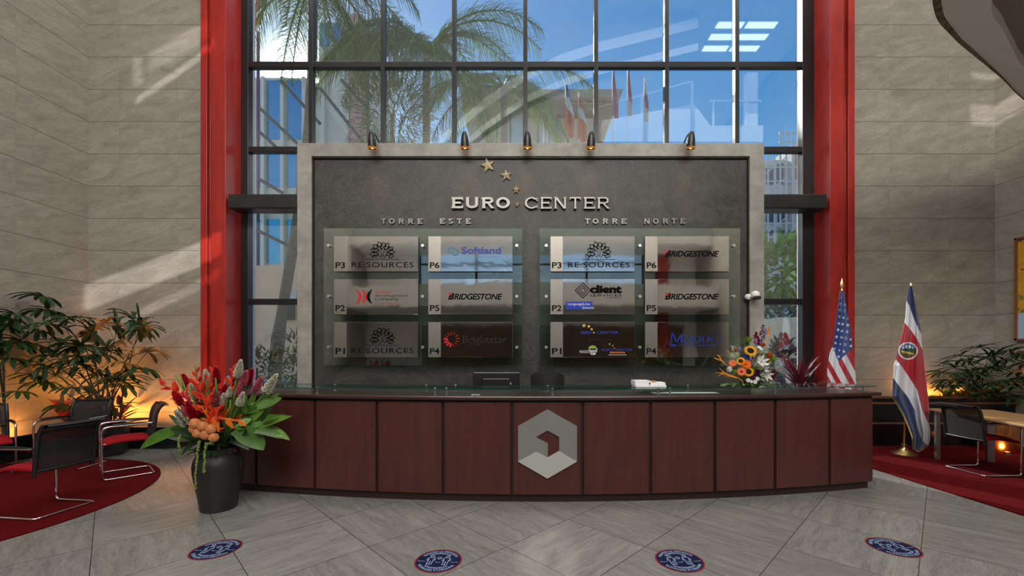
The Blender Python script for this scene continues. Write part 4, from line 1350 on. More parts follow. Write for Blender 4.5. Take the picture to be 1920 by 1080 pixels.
# round rug and rectangular carpet
b = MB(); b.lathe([(2.02, 0.0), (2.02, 0.010), (2.0, 0.014), (0.0001, 0.014)], M['rug'], 96, Matrix.Translation((-6.26, 4.08, 0)))
b.v = [V3((max(p.x, -7.335), p.y, p.z)) for p in b.v]
o = b.build('round_rug', smooth=0.6, loc=(-6.26, 4.08, 0)); tag(o, 'large round crimson rug under the red cantilever chairs', 'rug')
b = MB(); b.prism([(4.64, 6.94), (4.70, 4.9), (4.766, 3.976), (4.90, 1.6), (8.22, 1.6), (8.22, 6.94)], 0.014, M['rug'], Matrix(((1, 0, 0, 0), (0, 0, 1, 0), (0, -1, 0, 0.014), (0, 0, 0, 1))))
o = b.build('carpet', loc=(6.4, 4.2, 0)); tag(o, 'crimson carpet with a slanting edge under the oak table', 'carpet')

# round distance stickers
def sticker(px, py, rot, label):
    c = G(px, py)
    r = 0.177
    t = thing('floor_sticker', label, 'floor sticker', (c.x, c.y, 0), 'distance stickers on the floor')
    navy = mat('navy_sticker', (0.004, 0.007, 0.042), 0.6, Specular_IOR_Level=0.2)
    red = mat('red_sticker_border', (0.20, 0.010, 0.014), 0.55)
    pale = mat('pale_blue_print', (0.26, 0.34, 0.50), 0.6, Specular_IOR_Level=0.2)
    b = MB(); b.lathe([(r, 0), (r, 0.0012), (r * 0.94, 0.0014)], red, 64, Matrix.Translation(c)); disc_mesh(b, c.x, c.y, r, 0.0013, red); disc_mesh(b, c.x, c.y, r * 0.935, 0.0018, navy); b.build('disc', t)
    cr, sr = math.cos(math.radians(rot)), math.sin(math.radians(rot))
    def w(x, y, z=0.0024):
        x *= r; y *= r
        return (c.x + x * cr - y * sr, c.y + x * sr + y * cr, z)
    def curved(b, txt, rad, h, span, flip):
        vs, fs = text_geo(txt, bold=0.025)
        out = []
        for u, v in vs:
            a = math.radians(90 + span / 2 - span * u); rr = rad + h * v
            x, y = rr * math.cos(a), rr * math.sin(a)
            if flip:
                x, y = -x, -y
            out.append(w(x, y))
        b.add(out, fs, pale)
    for f in (False, True):
        b = MB()
        curved(b, 'MANTEN LA DISTANCIA', 0.73, 0.14, 128, f)
        curved(b, 'INTERPERSONAL', 0.56, 0.12, 96, f)
        b.build('lettering', t)
    b = MB()
    def line(pts, th):
        for i in range(len(pts) - 1):
            (x0, y0), (x1, y1) = pts[i], pts[i + 1]
            L = math.hypot(x1 - x0, y1 - y0) or 1
            nx, ny = -(y1 - y0) / L * th / 2, (x1 - x0) / L * th / 2
            b.add([w(x0 + nx, y0 + ny), w(x1 + nx, y1 + ny), w(x1 - nx, y1 - ny), w(x0 - nx, y0 - ny)], [(3, 2, 1, 0)], pale)
    for sx in (-0.33, 0.33):
        line([(sx + 0.075 * math.cos(a * PI / 6), 0.35 + 0.075 * math.sin(a * PI / 6)) for a in range(13)], 0.035)
        line([(sx - 0.17, -0.02), (sx - 0.14, 0.2), (sx - 0.05, 0.25), (sx + 0.05, 0.25), (sx + 0.14, 0.2), (sx + 0.17, -0.02)], 0.04)
        line([(sx - 0.1, 0.1), (sx - 0.1, -0.34), (sx, -0.34), (sx, -0.06)], 0.035)
        line([(sx + 0.1, 0.1), (sx + 0.1, -0.34), (sx + 0.0, -0.34)], 0.035)
    line([(-0.86, -0.1), (-0.55, -0.1)], 0.025); line([(0.55, -0.1), (0.86, -0.1)], 0.025)
    line([(-0.1, -0.12), (0, -0.18), (0.1, -0.12)], 0.03)
    line([(0, 0.1), (-0.09, 0.2), (-0.04, 0.29), (0, 0.24), (0.04, 0.29), (0.09, 0.2), (0, 0.1)], 0.04)
    line([(-0.86, -0.1), (-0.8, -0.06)], 0.025); line([(0.86, -0.1), (0.8, -0.06)], 0.025)
    b.build('pictogram', t)
sticker(405, 1030, 2, 'round navy floor sticker with red rim, nearest the round rug')
sticker(822, 1051.5, -4, 'round navy floor sticker with red rim, second from the round rug')
sticker(1274, 1051, 2, 'round navy floor sticker with red rim, third from the round rug')
sticker(1675, 1026, 4, 'round navy floor sticker with red rim, nearest the crimson carpet with the table')

# ---- cantilever chairs
def cantilever(label, cx, cy, fx, fy, z0=0.014):
    """chrome sled frame, red seat, black mesh back; faces (fx, fy)"""
    t = thing('cantilever_chair', label, 'chair', (cx, cy, z0), 'red cantilever chairs')
    f = V3((fx, fy, 0)).normalized(); s = V3((f.y, -f.x, 0))
    o = V3((cx, cy, z0))
    def w(a, c, z):                  # a: forward, c: sideways
        return o + f * a + s * c + V3((0, 0, z))
    r = 0.0115
    hw = 0.245
    fr = [w(-0.22, hw, 0.655), w(0.2, hw, 0.648), w(0.232, hw, 0.615), w(0.232, hw, r), w(-0.245, hw, r), w(-0.245, -hw, r), w(0.232, -hw, r), w(0.232, -hw, 0.615), w(0.2, -hw, 0.648), w(-0.22, -hw, 0.655)]
    b = MB(); b.tube(fillet(fr, 0.05, 6), r, M['chrome'], 10)
    for c in (-hw, hw):
        b.tube([w(0.2, c * 0.98, 0.44), w(0.232, c, 0.44)], 0.009, M['chrome'], 8)
    b.build('sled_frame', t, smooth=0.8)
    # seat cushion with rolled edge
    b = MB()
    prof = []
    nu, nv = 10, 10
    def top(u, v):
        a, c = -0.21 + 0.45 * u, (v - 0.5) * 0.44
        e = max(abs(u - 0.5) * 2, abs(v - 0.5) * 2)
        return w(a, c, 0.475 + 0.018 * math.cos((u - 0.4) * 2.2) - 0.022 * e ** 6 - (0.03 * max(0, u - 0.75) * 4) ** 1)
    def bot(u, v):
        p = top(u, 1 - v); q = top(u, 1 - v)
        e = max(abs(u - 0.5) * 2, abs(v - 0.5) * 2)
        return p - V3((0, 0, 0.052 - 0.03 * e ** 6))
    b.grid(top, nu, nv, M['seat']); b.grid(bot, nu, nv, M['seat'])
    # rim joining the two skins
    for edge_ in ([(i / nu, 0) for i in range(nu + 1)], [(1, i / nv) for i in range(nv + 1)], [(1 - i / nu, 1) for i in range(nu + 1)], [(0, 1 - i / nv) for i in range(nv + 1)]):
        vs = []
        for u, v in edge_:
            vs += [top(u, v), bot(u, 1 - v)]
        b.add(vs, [(2 * i, 2 * i + 1, 2 * i + 3, 2 * i + 2) for i in range(len(edge_) - 1)], M['seat'])
    b.build('seat', t, smooth=1.0)
    # back: black frame, mesh web, rolled head
    def bk(u, z):                    # centre plane of the back
        k = (z - 0.43) / 0.44
        return w(-0.225 - 0.055 * k - 0.05 * max(0, k - 0.82) * 4 + 0.03 * math.cos((u - 0.5) * PI) * -0.6, (u - 0.5) * 0.47, z)
    b = MB()
    b.grid(lambda u, v: bk(0.03 + 0.94 * u, 0.46 + 0.395 * v), 14, 12, M['mesh'])
    b.build('mesh_back', t, smooth=3.2)
    b = MB()
    for u in (0.0, 1.0):
        b.tube([bk(u, 0.40 + 0.47 * k / 8) for k in range(9)], [0.017] * 9, M['plastic'], 8)
    b.tube([bk(k / 10, 0.868) for k in range(11)], 0.017, M['plastic'], 8)
    b.tube([bk(k / 10, 0.445) for k in range(11)], 0.015, M['plastic'], 8)
    b.tube([bk(k / 10, 0.60) + f * 0.012 for k in range(11)], 0.011, M['plastic'], 8)
    # rolled top lip
    b.grid(lambda u, v: bk(u, 0.868) - f * (0.012 + 0.06 * v) + V3((0, 0, 0.016 * math.sin(v * PI))), 10, 4, M['plastic'])
    b.grid(lambda u, v: bk(1 - u, 0.868) - f * (0.012 + 0.06 * v) + V3((0, 0, 0.016 * math.sin(v * PI) - 0.02)), 10, 4, M['plastic'])
    b.build('back_frame', t, smooth=0.9)
    for c in (-hw, hw):
        b = MB(); b.tube(fillet([w(-0.255, c * 0.97, 0.655), w(-0.02, c, 0.672), w(0.14, c, 0.664)], 0.1), [0.014] * 14 if False else 0.013, M['plastic'], 8)
        b.build('armrest', t, smooth=0.9)
    return t
cantilever('red and black cantilever chair with its mesh back turned to us, nearest on the rug', -4.73, 4.10, -1.0, 0.12)
cantilever('red and black cantilever chair seen from the side, beside the bouquet\'s big leaf', -5.11, 5.33, -0.67, -0.74)
cantilever('red and black cantilever chair standing right in front of the dark palm pot', -6.17, 5.66, 0.10, -1.0)
cantilever('cantilever chair cut off by the picture edge, against the low corner planter', -6.80, 5.2, 0.85, -0.53)
cantilever('red and black cantilever chair pushed up to the oak table', 5.965, 5.44, 1.0, 0.02)

# ---- oak table
t = thing('table', 'long oak meeting table with silver legs on the crimson carpet', 'table', (6.2, 5.3, 0.014))
A = V3((5.90, 6.10, 0)); dl = V3((-0.19, -0.98, 0)).normalized(); dw = V3((0.98, -0.19, 0)).normalized()
def tp(a, c, z):
    return A + dl * a + dw * c + V3((0, 0, z))
def slab(b, a0, a1, c0, c1, z0, z1, m):
    vs = [tp(a0, c0, z0), tp(a1, c0, z0), tp(a1, c1, z0), tp(a0, c1, z0), tp(a0, c0, z1), tp(a1, c0, z1), tp(a1, c1, z1), tp(a0, c1, z1)]
    b.add(vs, [(0, 3, 2, 1), (4, 5, 6, 7), (0, 1, 5, 4), (1, 2, 6, 5), (2, 3, 7, 6), (3, 0, 4, 7)], m)
b = MB(); slab(b, 0, 1.8, 0, 0.80, 0.722, 0.75, M['oak']); b.build('tabletop', t, bevel=0.004)
for a, c, wa, wc in ((0.03, 0.06, 0.045, 0.05), (0.03, 0.68, 0.045, 0.09), (1.72, 0.06, 0.045, 0.05), (1.72, 0.68, 0.045, 0.09)):
    b = MB(); slab(b, a, a + wa, c, c + wc, 0.014, 0.722, M['silver']); b.build('leg', t, bevel=0.003)
b = MB(); slab(b, 0.05, 1.75, 0.1, 0.13, 0.695, 0.72, M['silver']); slab(b, 0.05, 1.75, 0.67, 0.7, 0.695, 0.72, M['silver']); b.build('apron', t)

# ---- painting on the side wall
def painting_mat():
    m, n, l, out = node_mat('abstract_yellow_painting')
    q = NT(n, l)
    o = q.obj(); s = q.sep(o)
    f = q.noise(o, 1.7, 3, 0.6, 1.5); g = q.noise(o, 4.5, 4, 0.6, 1.0)
    c = q.mix(q.ramp(f, [(0.35, 0.0), (0.6, 1.0)]), (0.52, 0.25, 0.02), (0.62, 0.42, 0.03))
    c = q.mix(q.ramp(g, [(0.56, 0.0), (0.6, 1.0)]), c, (0.10, 0.17, 0.04))
    c = q.mix(q.ramp(q.noise(o, 8, 2, 0.5), [(0.66, 0.0), (0.68, 1.0)]), c, (0.45, 0.06, 0.02))
    c = q.mix(q.math('LESS_THAN', s['Z'], 2.22), c, (0.32, 0.47, 0.66))
    q.bsdf(out, Base_Color=c, Roughness=0.6)
    return m
t = thing('painting', 'yellow and pale blue abstract painting in a thin wooden frame on the side wall', 'painting', (8.2, 6.2, 1.8))
b = MB(); b.box((8.205, 5.0, 1.80), (8.235, 6.93, 3.45), painting_mat()); b.build('canvas', t)
b = MB()
fm = wood_mat('picture_frame_wood', (0.16, 0.055, 0.02), (0.28, 0.10, 0.04), 'Z')
for lo, hi in (((8.18, 6.93, 1.77), (8.239, 6.965, 3.48)), ((8.18, 4.97, 1.77), (8.239, 5.0, 3.48)), ((8.18, 4.97, 1.77), (8.239, 6.965, 1.80)), ((8.18, 4.97, 3.45), (8.239, 6.965, 3.48))):
    b.box(lo, hi, fm)
b.build('frame', t)

# ---- flags
def lerp_tab(tab, y):
    if y <= tab[0][0]:
        return tab[0][1]
    for (y0, x0), (y1, x1) in zip(tab, tab[1:]):
        if y <= y1:
            return x0 + (x1 - x0) * (y - y0) / (y1 - y0)
    return tab[-1][1]

def draped_flag(parent, to_px, left, right, ytop, ybot, Y, colour, nu, nv, fold, name='cloth'):
    """cloth hanging in folds from the pole: a closed front and back skin"""
    def pos(u, v, back=False):
        y = ytop + (ybot - ytop) * v
        x = lerp_tab(left, y) + (lerp_tab(right, y) - lerp_tab(left, y)) * u
        d = fold(u, v)
        edge_ = (1 - (2 * u - 1) ** 4) ** 0.5
        Yp_ = Y - d * edge_ if not back else Y + (0.03 + 0.4 * abs(d)) * edge_
        px, py = to_px(x, y)
        return P(px, py, Yp_)
    b = MB()
    def mf(u, v):
        y = ytop + (ybot - ytop) * v
        x = lerp_tab(left, y) + (lerp_tab(right, y) - lerp_tab(left, y)) * u
        return colour(x, y)
    b.grid(lambda u, v: pos(u, 1 - v), nu, nv, lambda u, v: mf(u, 1 - v))
    b.grid(lambda u, v: pos(1 - u, 1 - v, True), max(8, nu // 4), nv // 3, lambda u, v: mf(1 - u, 1 - v))
    o = b.build(name, parent, smooth=3.2)
    return o, pos

fl_red = mat('flag_red_satin', (0.36, 0.008, 0.022), 0.45, Sheen_Weight=0.2)
fl_white = mat('flag_white_satin', (0.62, 0.64, 0.70), 0.5, Sheen_Weight=0.2)
fl_blue = mat('flag_navy_satin', (0.010, 0.028, 0.105), 0.45, Sheen_Weight=0.2)
fl_blue2 = mat('flag_blue_satin', (0.012, 0.042, 0.210), 0.45, Sheen_Weight=0.2)

def flag_pole(t, base, top, finial='spear'):
    b = MB(); b.lathe([(0.165, 0.0), (0.165, 0.012), (0.14, 0.03), (0.075, 0.06), (0.045, 0.085), (0.036, 0.11), (0.036, 0.155), (0.02, 0.16)], M['gold'], 40, Matrix.Translation(base)); b.build('base', t, smooth=0.6)
    b = MB(); b.tube([base + V3((0, 0, 0.14)), top], 0.0125, mat('varnished_pole', (0.42, 0.20, 0.06), 0.35, 0.3), 12); b.build('pole', t, smooth=0.8)
    b = MB()
    if finial == 'spear':
        b.lathe([(0.012, 0), (0.02, 0.008), (0.012, 0.02), (0.012, 0.035), (0.034, 0.075), (0.022, 0.12), (0.0005, 0.19)], M['gold'], 4, Matrix.Translation(top) @ Matrix.Diagonal((1, 0.4, 1, 1)))
    else:
        b.lathe([(0.012, 0), (0.022, 0.01), (0.014, 0.025), (0.024, 0.05), (0.018, 0.08), (0.0005, 0.10)], M['gold'], 16, Matrix.Translation(top))
    b.build('finial', t, smooth=0.5)

# red, white and blue tricolour with the coat of arms
Yc = 6.2
base = G(1695, 851); base.z = 0.014; base.y = 6.36; base.x = (1695 - CX) / F * 6.36
topp = P(1707.5, 542, 6.3)
t = thing('flag', 'blue white and red banded flag with round crest on a gold based pole', 'flag', (base.x, base.y, base.z), 'national flags on poles')
flag_pole(t, base, topp, 'ball')
cl = [(55, 162), (60, 160), (140, 152), (240, 145), (370, 115), (465, 95), (510, 78), (600, 75), (690, 70), (790, 128), (850, 155), (915, 180), (990, 188), (1012, 222)]
crr = [(55, 186), (60, 190), (140, 205), (300, 235), (410, 245), (560, 262), (700, 280), (770, 286), (830, 282), (890, 292), (940, 290), (975, 280), (1000, 250), (1012, 224)]
B1 = [(150, 130), (170, 165), (200, 250), (235, 322), (300, 420)]
B2 = [(100, 215), (145, 265), (175, 300), (210, 350), (246, 418), (300, 480)]
B3 = [(60, 445), (88, 470), (130, 520), (170, 580), (215, 650), (245, 770), (283, 850), (320, 900)]
B4 = [(60, 565), (75, 580), (120, 640), (160, 690), (200, 765), (215, 860), (240, 935), (262, 962), (300, 985)]
hem = [(690, 70), (790, 128), (850, 155), (915, 180), (990, 188), (1012, 222)]
def crest(x, y):
    dx, dy = (x - 162) / 57, (y - 425) / 51
    r = math.hypot(dx, dy)
    if r > 1:
        return None
    if r > 0.84:
        return fl_white
    if r > 0.66:
        if dy < -0.3 and r < 0.8:
            return mat('crest_ribbon_blue', (0.05, 0.14, 0.36), 0.5)
        return mat('crest_brown', (0.14, 0.055, 0.018), 0.5)
    if dy < -0.30 and abs(math.sin(dx * 9)) > 0.55:
        return fl_white
    if dy < -0.02:
        return mat('crest_sky', (0.035, 0.13, 0.30), 0.5) if dy < -0.1 - 0.25 * abs(math.sin(dx * 6)) else mat('crest_hill', (0.02, 0.06, 0.03), 0.5)
    if abs(dy - 0.22 - 0.25 * dx) < 0.10:
        return mat('crest_gold', (0.55, 0.42, 0.06), 0.5)
    if dy > 0.42:
        return mat('crest_brown', (0.14, 0.055, 0.018), 0.5)
    return mat('crest_green', (0.03, 0.11, 0.05), 0.5)
gold_fringe = mat('gold_fringe', (0.52, 0.33, 0.04), 0.7, var=0.4, scale=120)
def cr_col(x, y):
    if y > 695 and (x - lerp_tab(hem, y) < 6 or y > 1003) or (y > 945 and x > 225 and y > 1012 - (x - 222) * 0.55 - 10):
        return gold_fringe
    c = crest(x, y)
    if c:
        return c
    if y < lerp_tab(B1, x):
        return fl_blue
    if y < lerp_tab(B2, x):
        return fl_white
    if y < lerp_tab(B3, x):
        return fl_red
    if y < lerp_tab(B4, x):
        return fl_white
    return fl_blue
def cr_fold(u, v):
    a = 0.03 + 0.07 * v
    return a * (0.5 + 0.5 * math.sin(2 * PI * (1.55 * u + 0.25 * v) - 0.8)) + 0.016 * (0.3 + v) * math.sin(2 * PI * (3.6 * u + 1.0 * v))
draped_flag(t, lambda x, y: (1650 + x / 3.083, 520 + y / 3.083), cl, crr, 56, 1011, Yc, cr_col, 160, 440, cr_fold)
b = MB(); b.ball(topp + V3((-0.03, -0.02, -0.1)), (0.012, 0.012, 0.03), M['gold'], 10, 8); b.ball(topp + V3((0.035, -0.02, -0.09)), (0.01, 0.01, 0.02), M['gold'], 10, 8); b.build('cord_tassel', t, smooth=3.2)

# stars and stripes behind the counter's end
Yu = 6.02
base = V3(((1585 - CX) / F * 6.14, 6.14, 0.014)); topp = P(1579, 545, 6.08)
t = thing('flag', 'star spangled red white and blue striped flag with gold spear tip behind the desk', 'flag', tuple(base), 'national flags on poles')
flag_pole(t, base, topp, 'spear')
ul = [(125, 224), (130, 222), (250, 205), (420, 180), (640, 150), (700, 125), (830, 105), (960, 102), (1500, 95)]
ur = [(125, 260), (130, 262), (310, 285), (480, 320), (640, 336), (690, 345), (840, 360), (1010, 372), (1500, 360)]
def fold_x(y):
    return lerp_tab([(130, 242), (400, 236), (600, 225), (770, 207), (860, 215), (965, 235), (1500, 250)], y)
def us_col(x, y):
    fx = fold_x(y)
    if y < 700 and x < fx:
        edge_ = 640 + (x - 150) * 2.36
    else:
        edge_ = 640 + (x - 150) * 2.36 if x < 206 else 772 - (x - 205) * 0.88
    if y < edge_:
        return fl_blue2
    if x > fx and not (y < 775 and x < 205):
        q = y - 1.9 * x
        b_ = (182, 296, 398, 515, 640, 760, 880)
        for i, k in enumerate(b_):
            if q < k:
                return (fl_red, fl_white)[i % 2]
        return fl_white
    q = y - 1.78 * x
    for i, k in enumerate((555, 643, 717, 800, 900, 1000, 1100)):
        if q < k:
            return (fl_white, fl_red)[i % 2]
    return fl_red
def us_fold(u, v):
    a = 0.025 + 0.05 * min(1, v * 2)
    return a * (0.5 + 0.5 * math.cos(2 * PI * (1.0 * u) + PI * 0.9)) * 1.1 + 0.01 * math.sin(2 * PI * 3 * u + 4 * v)
to_us = lambda x, y: (1530 + x / 4.91, 520 + y / 4.91)
cloth, pos = draped_flag(t, to_us, ul, ur, 126, 1500, Yu, us_col, 90, 420, us_fold)
for sx, sy, sr in ((232, 185, 13), (226, 247, 18), (259, 255, 17), (221, 304, 18), (259, 312, 17), (217, 363, 19), (252, 372, 15), (288, 381, 8), (211, 426, 20), (243, 432, 15), (291, 441, 20),
                   (202, 484, 19), (238, 494, 16), (284, 500, 20), (188, 549, 18), (234, 553, 14), (272, 560, 20), (319, 572, 16), (178, 605, 16), (223, 615, 11), (266, 618, 18), (321, 632, 18),
                   (166, 657, 14), (215, 672, 11), (257, 684, 17), (207, 730, 16)):
    b = MB(); pts = []
    for x, y in star_poly(sx, -sy, sr, math.radians(12), 0.42):
        y = -y
        x0, x1 = lerp_tab(ul, y), lerp_tab(ur, y)
        p = pos(min(0.985, max(0.015, (x - x0) / (x1 - x0))), (y - 126) / (1500 - 126)); p.y -= 0.003
        pts.append(p)
    cp = sum(pts, V3()) / 10
    b.add(pts + [cp], [((i + 1) % 10, i, 10) for i in range(10)], fl_white)
    b.build('star', cloth)

# ================================================================== INDOOR PLANTS
def fan_leaf(b, hub, d, size, m, n=8, rr=R, droop=0.5, wid=0.2):
    """hand-shaped lady palm leaf: blunt leaflets spread round the end of a stalk"""
    d = V3(d).normalized()
    side = d.cross(V3((0, 0, 1)))
    side = side.normalized() if side.length > 0.05 else V3((1, 0, 0))
    up = side.cross(d).normalized()
    for i in range(n):
        a = math.radians(-125 + 250 * i / (n - 1)) + rr.uniform(-0.08, 0.08)
        k = d * math.cos(a) + side * math.sin(a) + up * rr.uniform(-0.05, 0.3)
        L = size * (0.72 + 0.28 * math.cos(a * 0.6)) * rr.uniform(0.88, 1.08)
        mm = m
        b.blade(hub, k, L, size * wid, mm, droop=droop * rr.uniform(0.7, 1.3), segs=5, crease=0.2, prof=lambda t: min(1, 0.15 + 3.2 * t) * (1 if t < 0.8 else 1 - (t - 0.8) * 3.4))

def cane_plant(name, label, cat, base, hubs, size, parent=None, dry=0.12, pot=None, group=None, droop=0.5, spread=0.16, nleaf=8, wid=0.19):
    """canes from one clump, with fan leaves at the given points"""
    rr = random.Random(len(hubs) * 31 + int(base[0] * 100))
    t = thing(name, label, cat, base, group)
    base = V3(base)
    top = MB(); cn = MB(); dr = MB()
    hubs = [V3(h) for h in hubs]
    mains = hubs[::3] if len(hubs) > 8 else hubs
    paths = []
    for h in mains:
        root = base + V3((rr.uniform(-spread, spread), rr.uniform(-spread * 0.6, spread * 0.6), 0))
        pts = bez(root, root + V3((0, 0, 0.35 * (h - root).length)), root.lerp(h, 0.62) + V3((0, 0, 0.10 * (h - root).length)), h, 12)
        paths.append(pts)
        cn.tube(pts, [0.011] * 5 + [0.008] * 4 + [0.004] * 4, M['stem'], 6)
    for h in hubs:
        if h in mains:
            mid = paths[mains.index(h)][8]
        else:
            cand = [q for p_ in paths for q in p_[3:11] if q.z < h.z + 0.05] or [paths[0][5]]
            q = min(cand, key=lambda k: (k - h).length + 0.6 * abs((h.z - k.z) - 0.15))
            cn.tube(bez(q, q.lerp(h, 0.4) + V3((0, 0, 0.05)), q.lerp(h, 0.8) + V3((0, 0, 0.06)), h, 6), 0.0035, M['stemg'], 5)
            mid = q
        d = (h - mid); d.z *= 0.4
        if d.length < 0.03:
            d = V3((rr.uniform(-1, 1), -0.5, 0.2))
        d = d.normalized() + V3((rr.uniform(-0.4, 0.4), rr.uniform(-0.7, 0.1), rr.uniform(-0.1, 0.35)))
        use = dr if rr.random() < dry else top
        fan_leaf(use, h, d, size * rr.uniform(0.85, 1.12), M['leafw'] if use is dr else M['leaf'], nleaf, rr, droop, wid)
    cn.build('cane', t, smooth=0.9)
    top.build('foliage', t, smooth=0.6)
    if dr.v:
        o = dr.build('withered_foliage', t, smooth=0.6); o['label'] = 'withered brown leaflets'
    return t

def sword_plant(name, label, cat, base, n, length, width, m1, m2, group=None, up=0.7, seed=1, droop=0.35, stem_h=0.12):
    rr = random.Random(seed)
    t = thing(name, label, cat, base, group)
    b = MB()
    for i in range(n):
        a = 2.4 * i + rr.uniform(-0.3, 0.3)
        e = up * (1 - 0.8 * (i / n)) + rr.uniform(0.0, 0.5)
        d = V3((math.cos(a), math.sin(a) * 0.8, e * 1.6))
        b.blade(V3(base) + V3((0, 0, stem_h * (1 - i / n))), d, length * rr.uniform(0.7, 1.1), width * rr.uniform(0.8, 1.15), m1 if rr.random() < 0.6 else m2, droop=droop, segs=6, crease=0.2)
    b.build('foliage', t, smooth=0.6)
    b = MB(); b.tube([V3(base) + V3((0, 0, -0.05)), V3(base) + V3((0, 0, stem_h))], 0.014, M['stem'], 8); b.build('stem', t, smooth=0.9)
    return t

# lady palm in a dark pot, left corner
t = thing('plant_pot', 'glossy dark round pot holding the tall lady palm in the corner', 'plant pot', (-6.46, 6.40, 0))
b = MB(); b.lathe([(0.19, 0.0), (0.24, 0.015), (0.265, 0.12), (0.275, 0.30), (0.265, 0.46), (0.24, 0.46), (0.235, 0.42), (0.0001, 0.42)], M['charcoal'], 40, Matrix.Translation((-6.46, 6.40, 0))); b.build('body', t, smooth=0.6)
b = MB(); b.lathe([(0.235, 0.425), (0.0001, 0.43)], M['soil'], 32, Matrix.Translation((-6.46, 6.40, 0))); b.build('soil', t)
base_px = [(81, 556), (12, 610), (72, 620), (110, 590), (143, 596), (199, 606), (262, 612), (153, 648), (226, 640), (276, 660), (148, 684), (192, 704), (222, 716), (66, 704), (104, 706), (178, 738), (138, 728), (236, 682), (40, 640), (120, 645), (250, 600), (30, 590), (205, 660), (95, 665), (172, 625)]
rr = random.Random(5)
hub_px = base_px + [(x + rr.uniform(-26, 26), y + rr.uniform(4, 34)) for x, y in base_px]
hubs = [P(x, y, min(6.42 + rr.uniform(-0.35, 0.35), 7.33 * F / (CX - x))) for x, y in hub_px]
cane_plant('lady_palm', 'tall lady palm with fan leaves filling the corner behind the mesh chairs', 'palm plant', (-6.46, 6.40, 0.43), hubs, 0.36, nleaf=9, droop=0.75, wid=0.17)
hubs = [P(x, y, min(5.9 + rr.uniform(-0.25, 0.2), 7.38 * F / (CX - x))) for x, y in ((-20, 600), (-5, 650), (-35, 690), (4, 618), (-50, 640))]
cane_plant('lady_palm', 'lady palm at the picture edge, only its outer leaves showing beside the tall one', 'palm plant', (-7.5, 6.0, 0.27), hubs, 0.30, spread=0.02)
for k, (px, py, Yq, lab) in enumerate([(112, 775, 6.9, 'red cordyline growing in the low planter left of the dark pot'), (226, 770, 6.9, 'red cordyline growing in the low planter right of the dark pot'), (132, 760, 7.0, 'dark red cordyline tucked behind the mesh chair back in the low planter')]):
    p = P(px, py, Yq)
    sword_plant('cordyline', lab, 'plant', (p.x, p.y, 0.30), 20, 0.34, 0.075, M['cordy'], M['cordy2'] if k < 2 else M['cordy'], 'cordylines in the low planter', seed=k + 3, stem_h=0.32, up=0.5)

# palms in the stepped planter, right
hub_px = [(1800, 668), (1836, 652), (1880, 676), (1895, 660), (1918, 668), (1790, 690), (1770, 702), (1815, 700), (1850, 690), (1872, 716), (1905, 700), (1930, 690), (1795, 716), (1840, 722), (1888, 712), (1862, 668), (1940, 660), (1912, 722)]
rr = random.Random(9)
hub_px = hub_px + [(x + rr.uniform(-24, 24), y + rr.uniform(0, 24)) for x, y in hub_px]
hubs = [P(x, y, min(6.85 + rr.uniform(-0.3, 0.1), 7.93 * F / (x - CX))) for x, y in hub_px]
cane_plant('lady_palm', 'bushy lady palm glowing amber in the stepped planter under the yellow painting', 'palm plant', (7.75, 7.14, zt1 - 0.1), hubs, 0.34, dry=0.25, spread=0.12, nleaf=10, wid=0.125)
rr = random.Random(12)
for k in range(7):
    px = 1782 + 25 * k
    p = P(px, 742, 7.0)
    sword_plant('broadleaf_plant', 'amber lit broadleaf plant at the foot of the bushy lady palm', 'plant', (min(p.x, 7.9), 7.05, zt1 - 0.08), 16, 0.30, 0.085, M['leaf2'], M['leafw'], 'amber broadleaf plants in the stepped planter', seed=20 + k, stem_h=0.1, up=0.5)  # dry brown blades carry the amber uplight glow in their colour
t = thing('planter_pot', 'shiny copper planter pot under the oak table\'s far end', 'plant pot', (7.55, 6.72, 0.014))
b = MB(); b.lathe([(0.22, 0), (0.25, 0.01), (0.29, 0.5), (0.28, 0.52), (0.26, 0.5), (0.0001, 0.48)], mat('copper', (0.70, 0.30, 0.12), 0.22, 1.0, var=0.2, scale=4), 40, Matrix.Translation((7.55, 6.65, 0.014))); b.build('body', t, smooth=0.6)
# cordyline behind the counter's end
p = P(1502, 716, 6.72)
sword_plant('cordyline', 'dark red cordyline behind the counter beside the striped flag', 'plant', (p.x, p.y, 0.86), 26, 0.52, 0.07, M['cordy'], M['cordy'], None, seed=31, stem_h=0.3, up=1.0, droop=0.2)
t = thing('plant_pot', 'dark pot on a stand holding the red cordyline behind the counter', 'plant pot', (p.x, p.y, 0))
b = MB(); b.lathe([(0.15, 0), (0.17, 0.02), (0.2, 0.85), (0.17, 0.85), (0.16, 0.82), (0.0001, 0.82)], M['charcoal'], 28, Matrix.Translation((p.x, p.y, 0))); b.build('body', t, smooth=0.6)

# ================================================================== TROPICAL BOUQUET IN THE FLOOR VASE
VX, VY = -3.08, 4.18
t = thing('floor_vase', 'tall charcoal floor vase in front of the desk end, full of tropical flowers', 'vase', (VX, VY, 0))
b = MB()
b.lathe([(0.10, 0), (0.150, 0.004), (0.158, 0.02), (0.170, 0.12), (0.197, 0.27), (0.215, 0.38), (0.219, 0.435), (0.210, 0.49), (0.190, 0.535), (0.181, 0.56), (0.184, 0.585), (0.196, 0.61), (0.192, 0.622), (0.178, 0.61), (0.165, 0.57), (0.17, 0.45), (0.0001, 0.40)], M['charcoal'], 56, Matrix.Translation((VX, VY, 0)))
b.build('body', t, smooth=0.9)
bq = thing('tropical_bouquet', 'large bouquet of red ginger, heliconias and green leaves standing in the charcoal floor vase', 'bouquet', (VX, VY, 0.45))
mouth = V3((VX, VY, 0.58))
rr = random.Random(11)
def bp(cx_, cy_, dy=0.0):
    return P(300 + cx_ / 5.4, 660 + cy_ / 5.4, VY + dy)
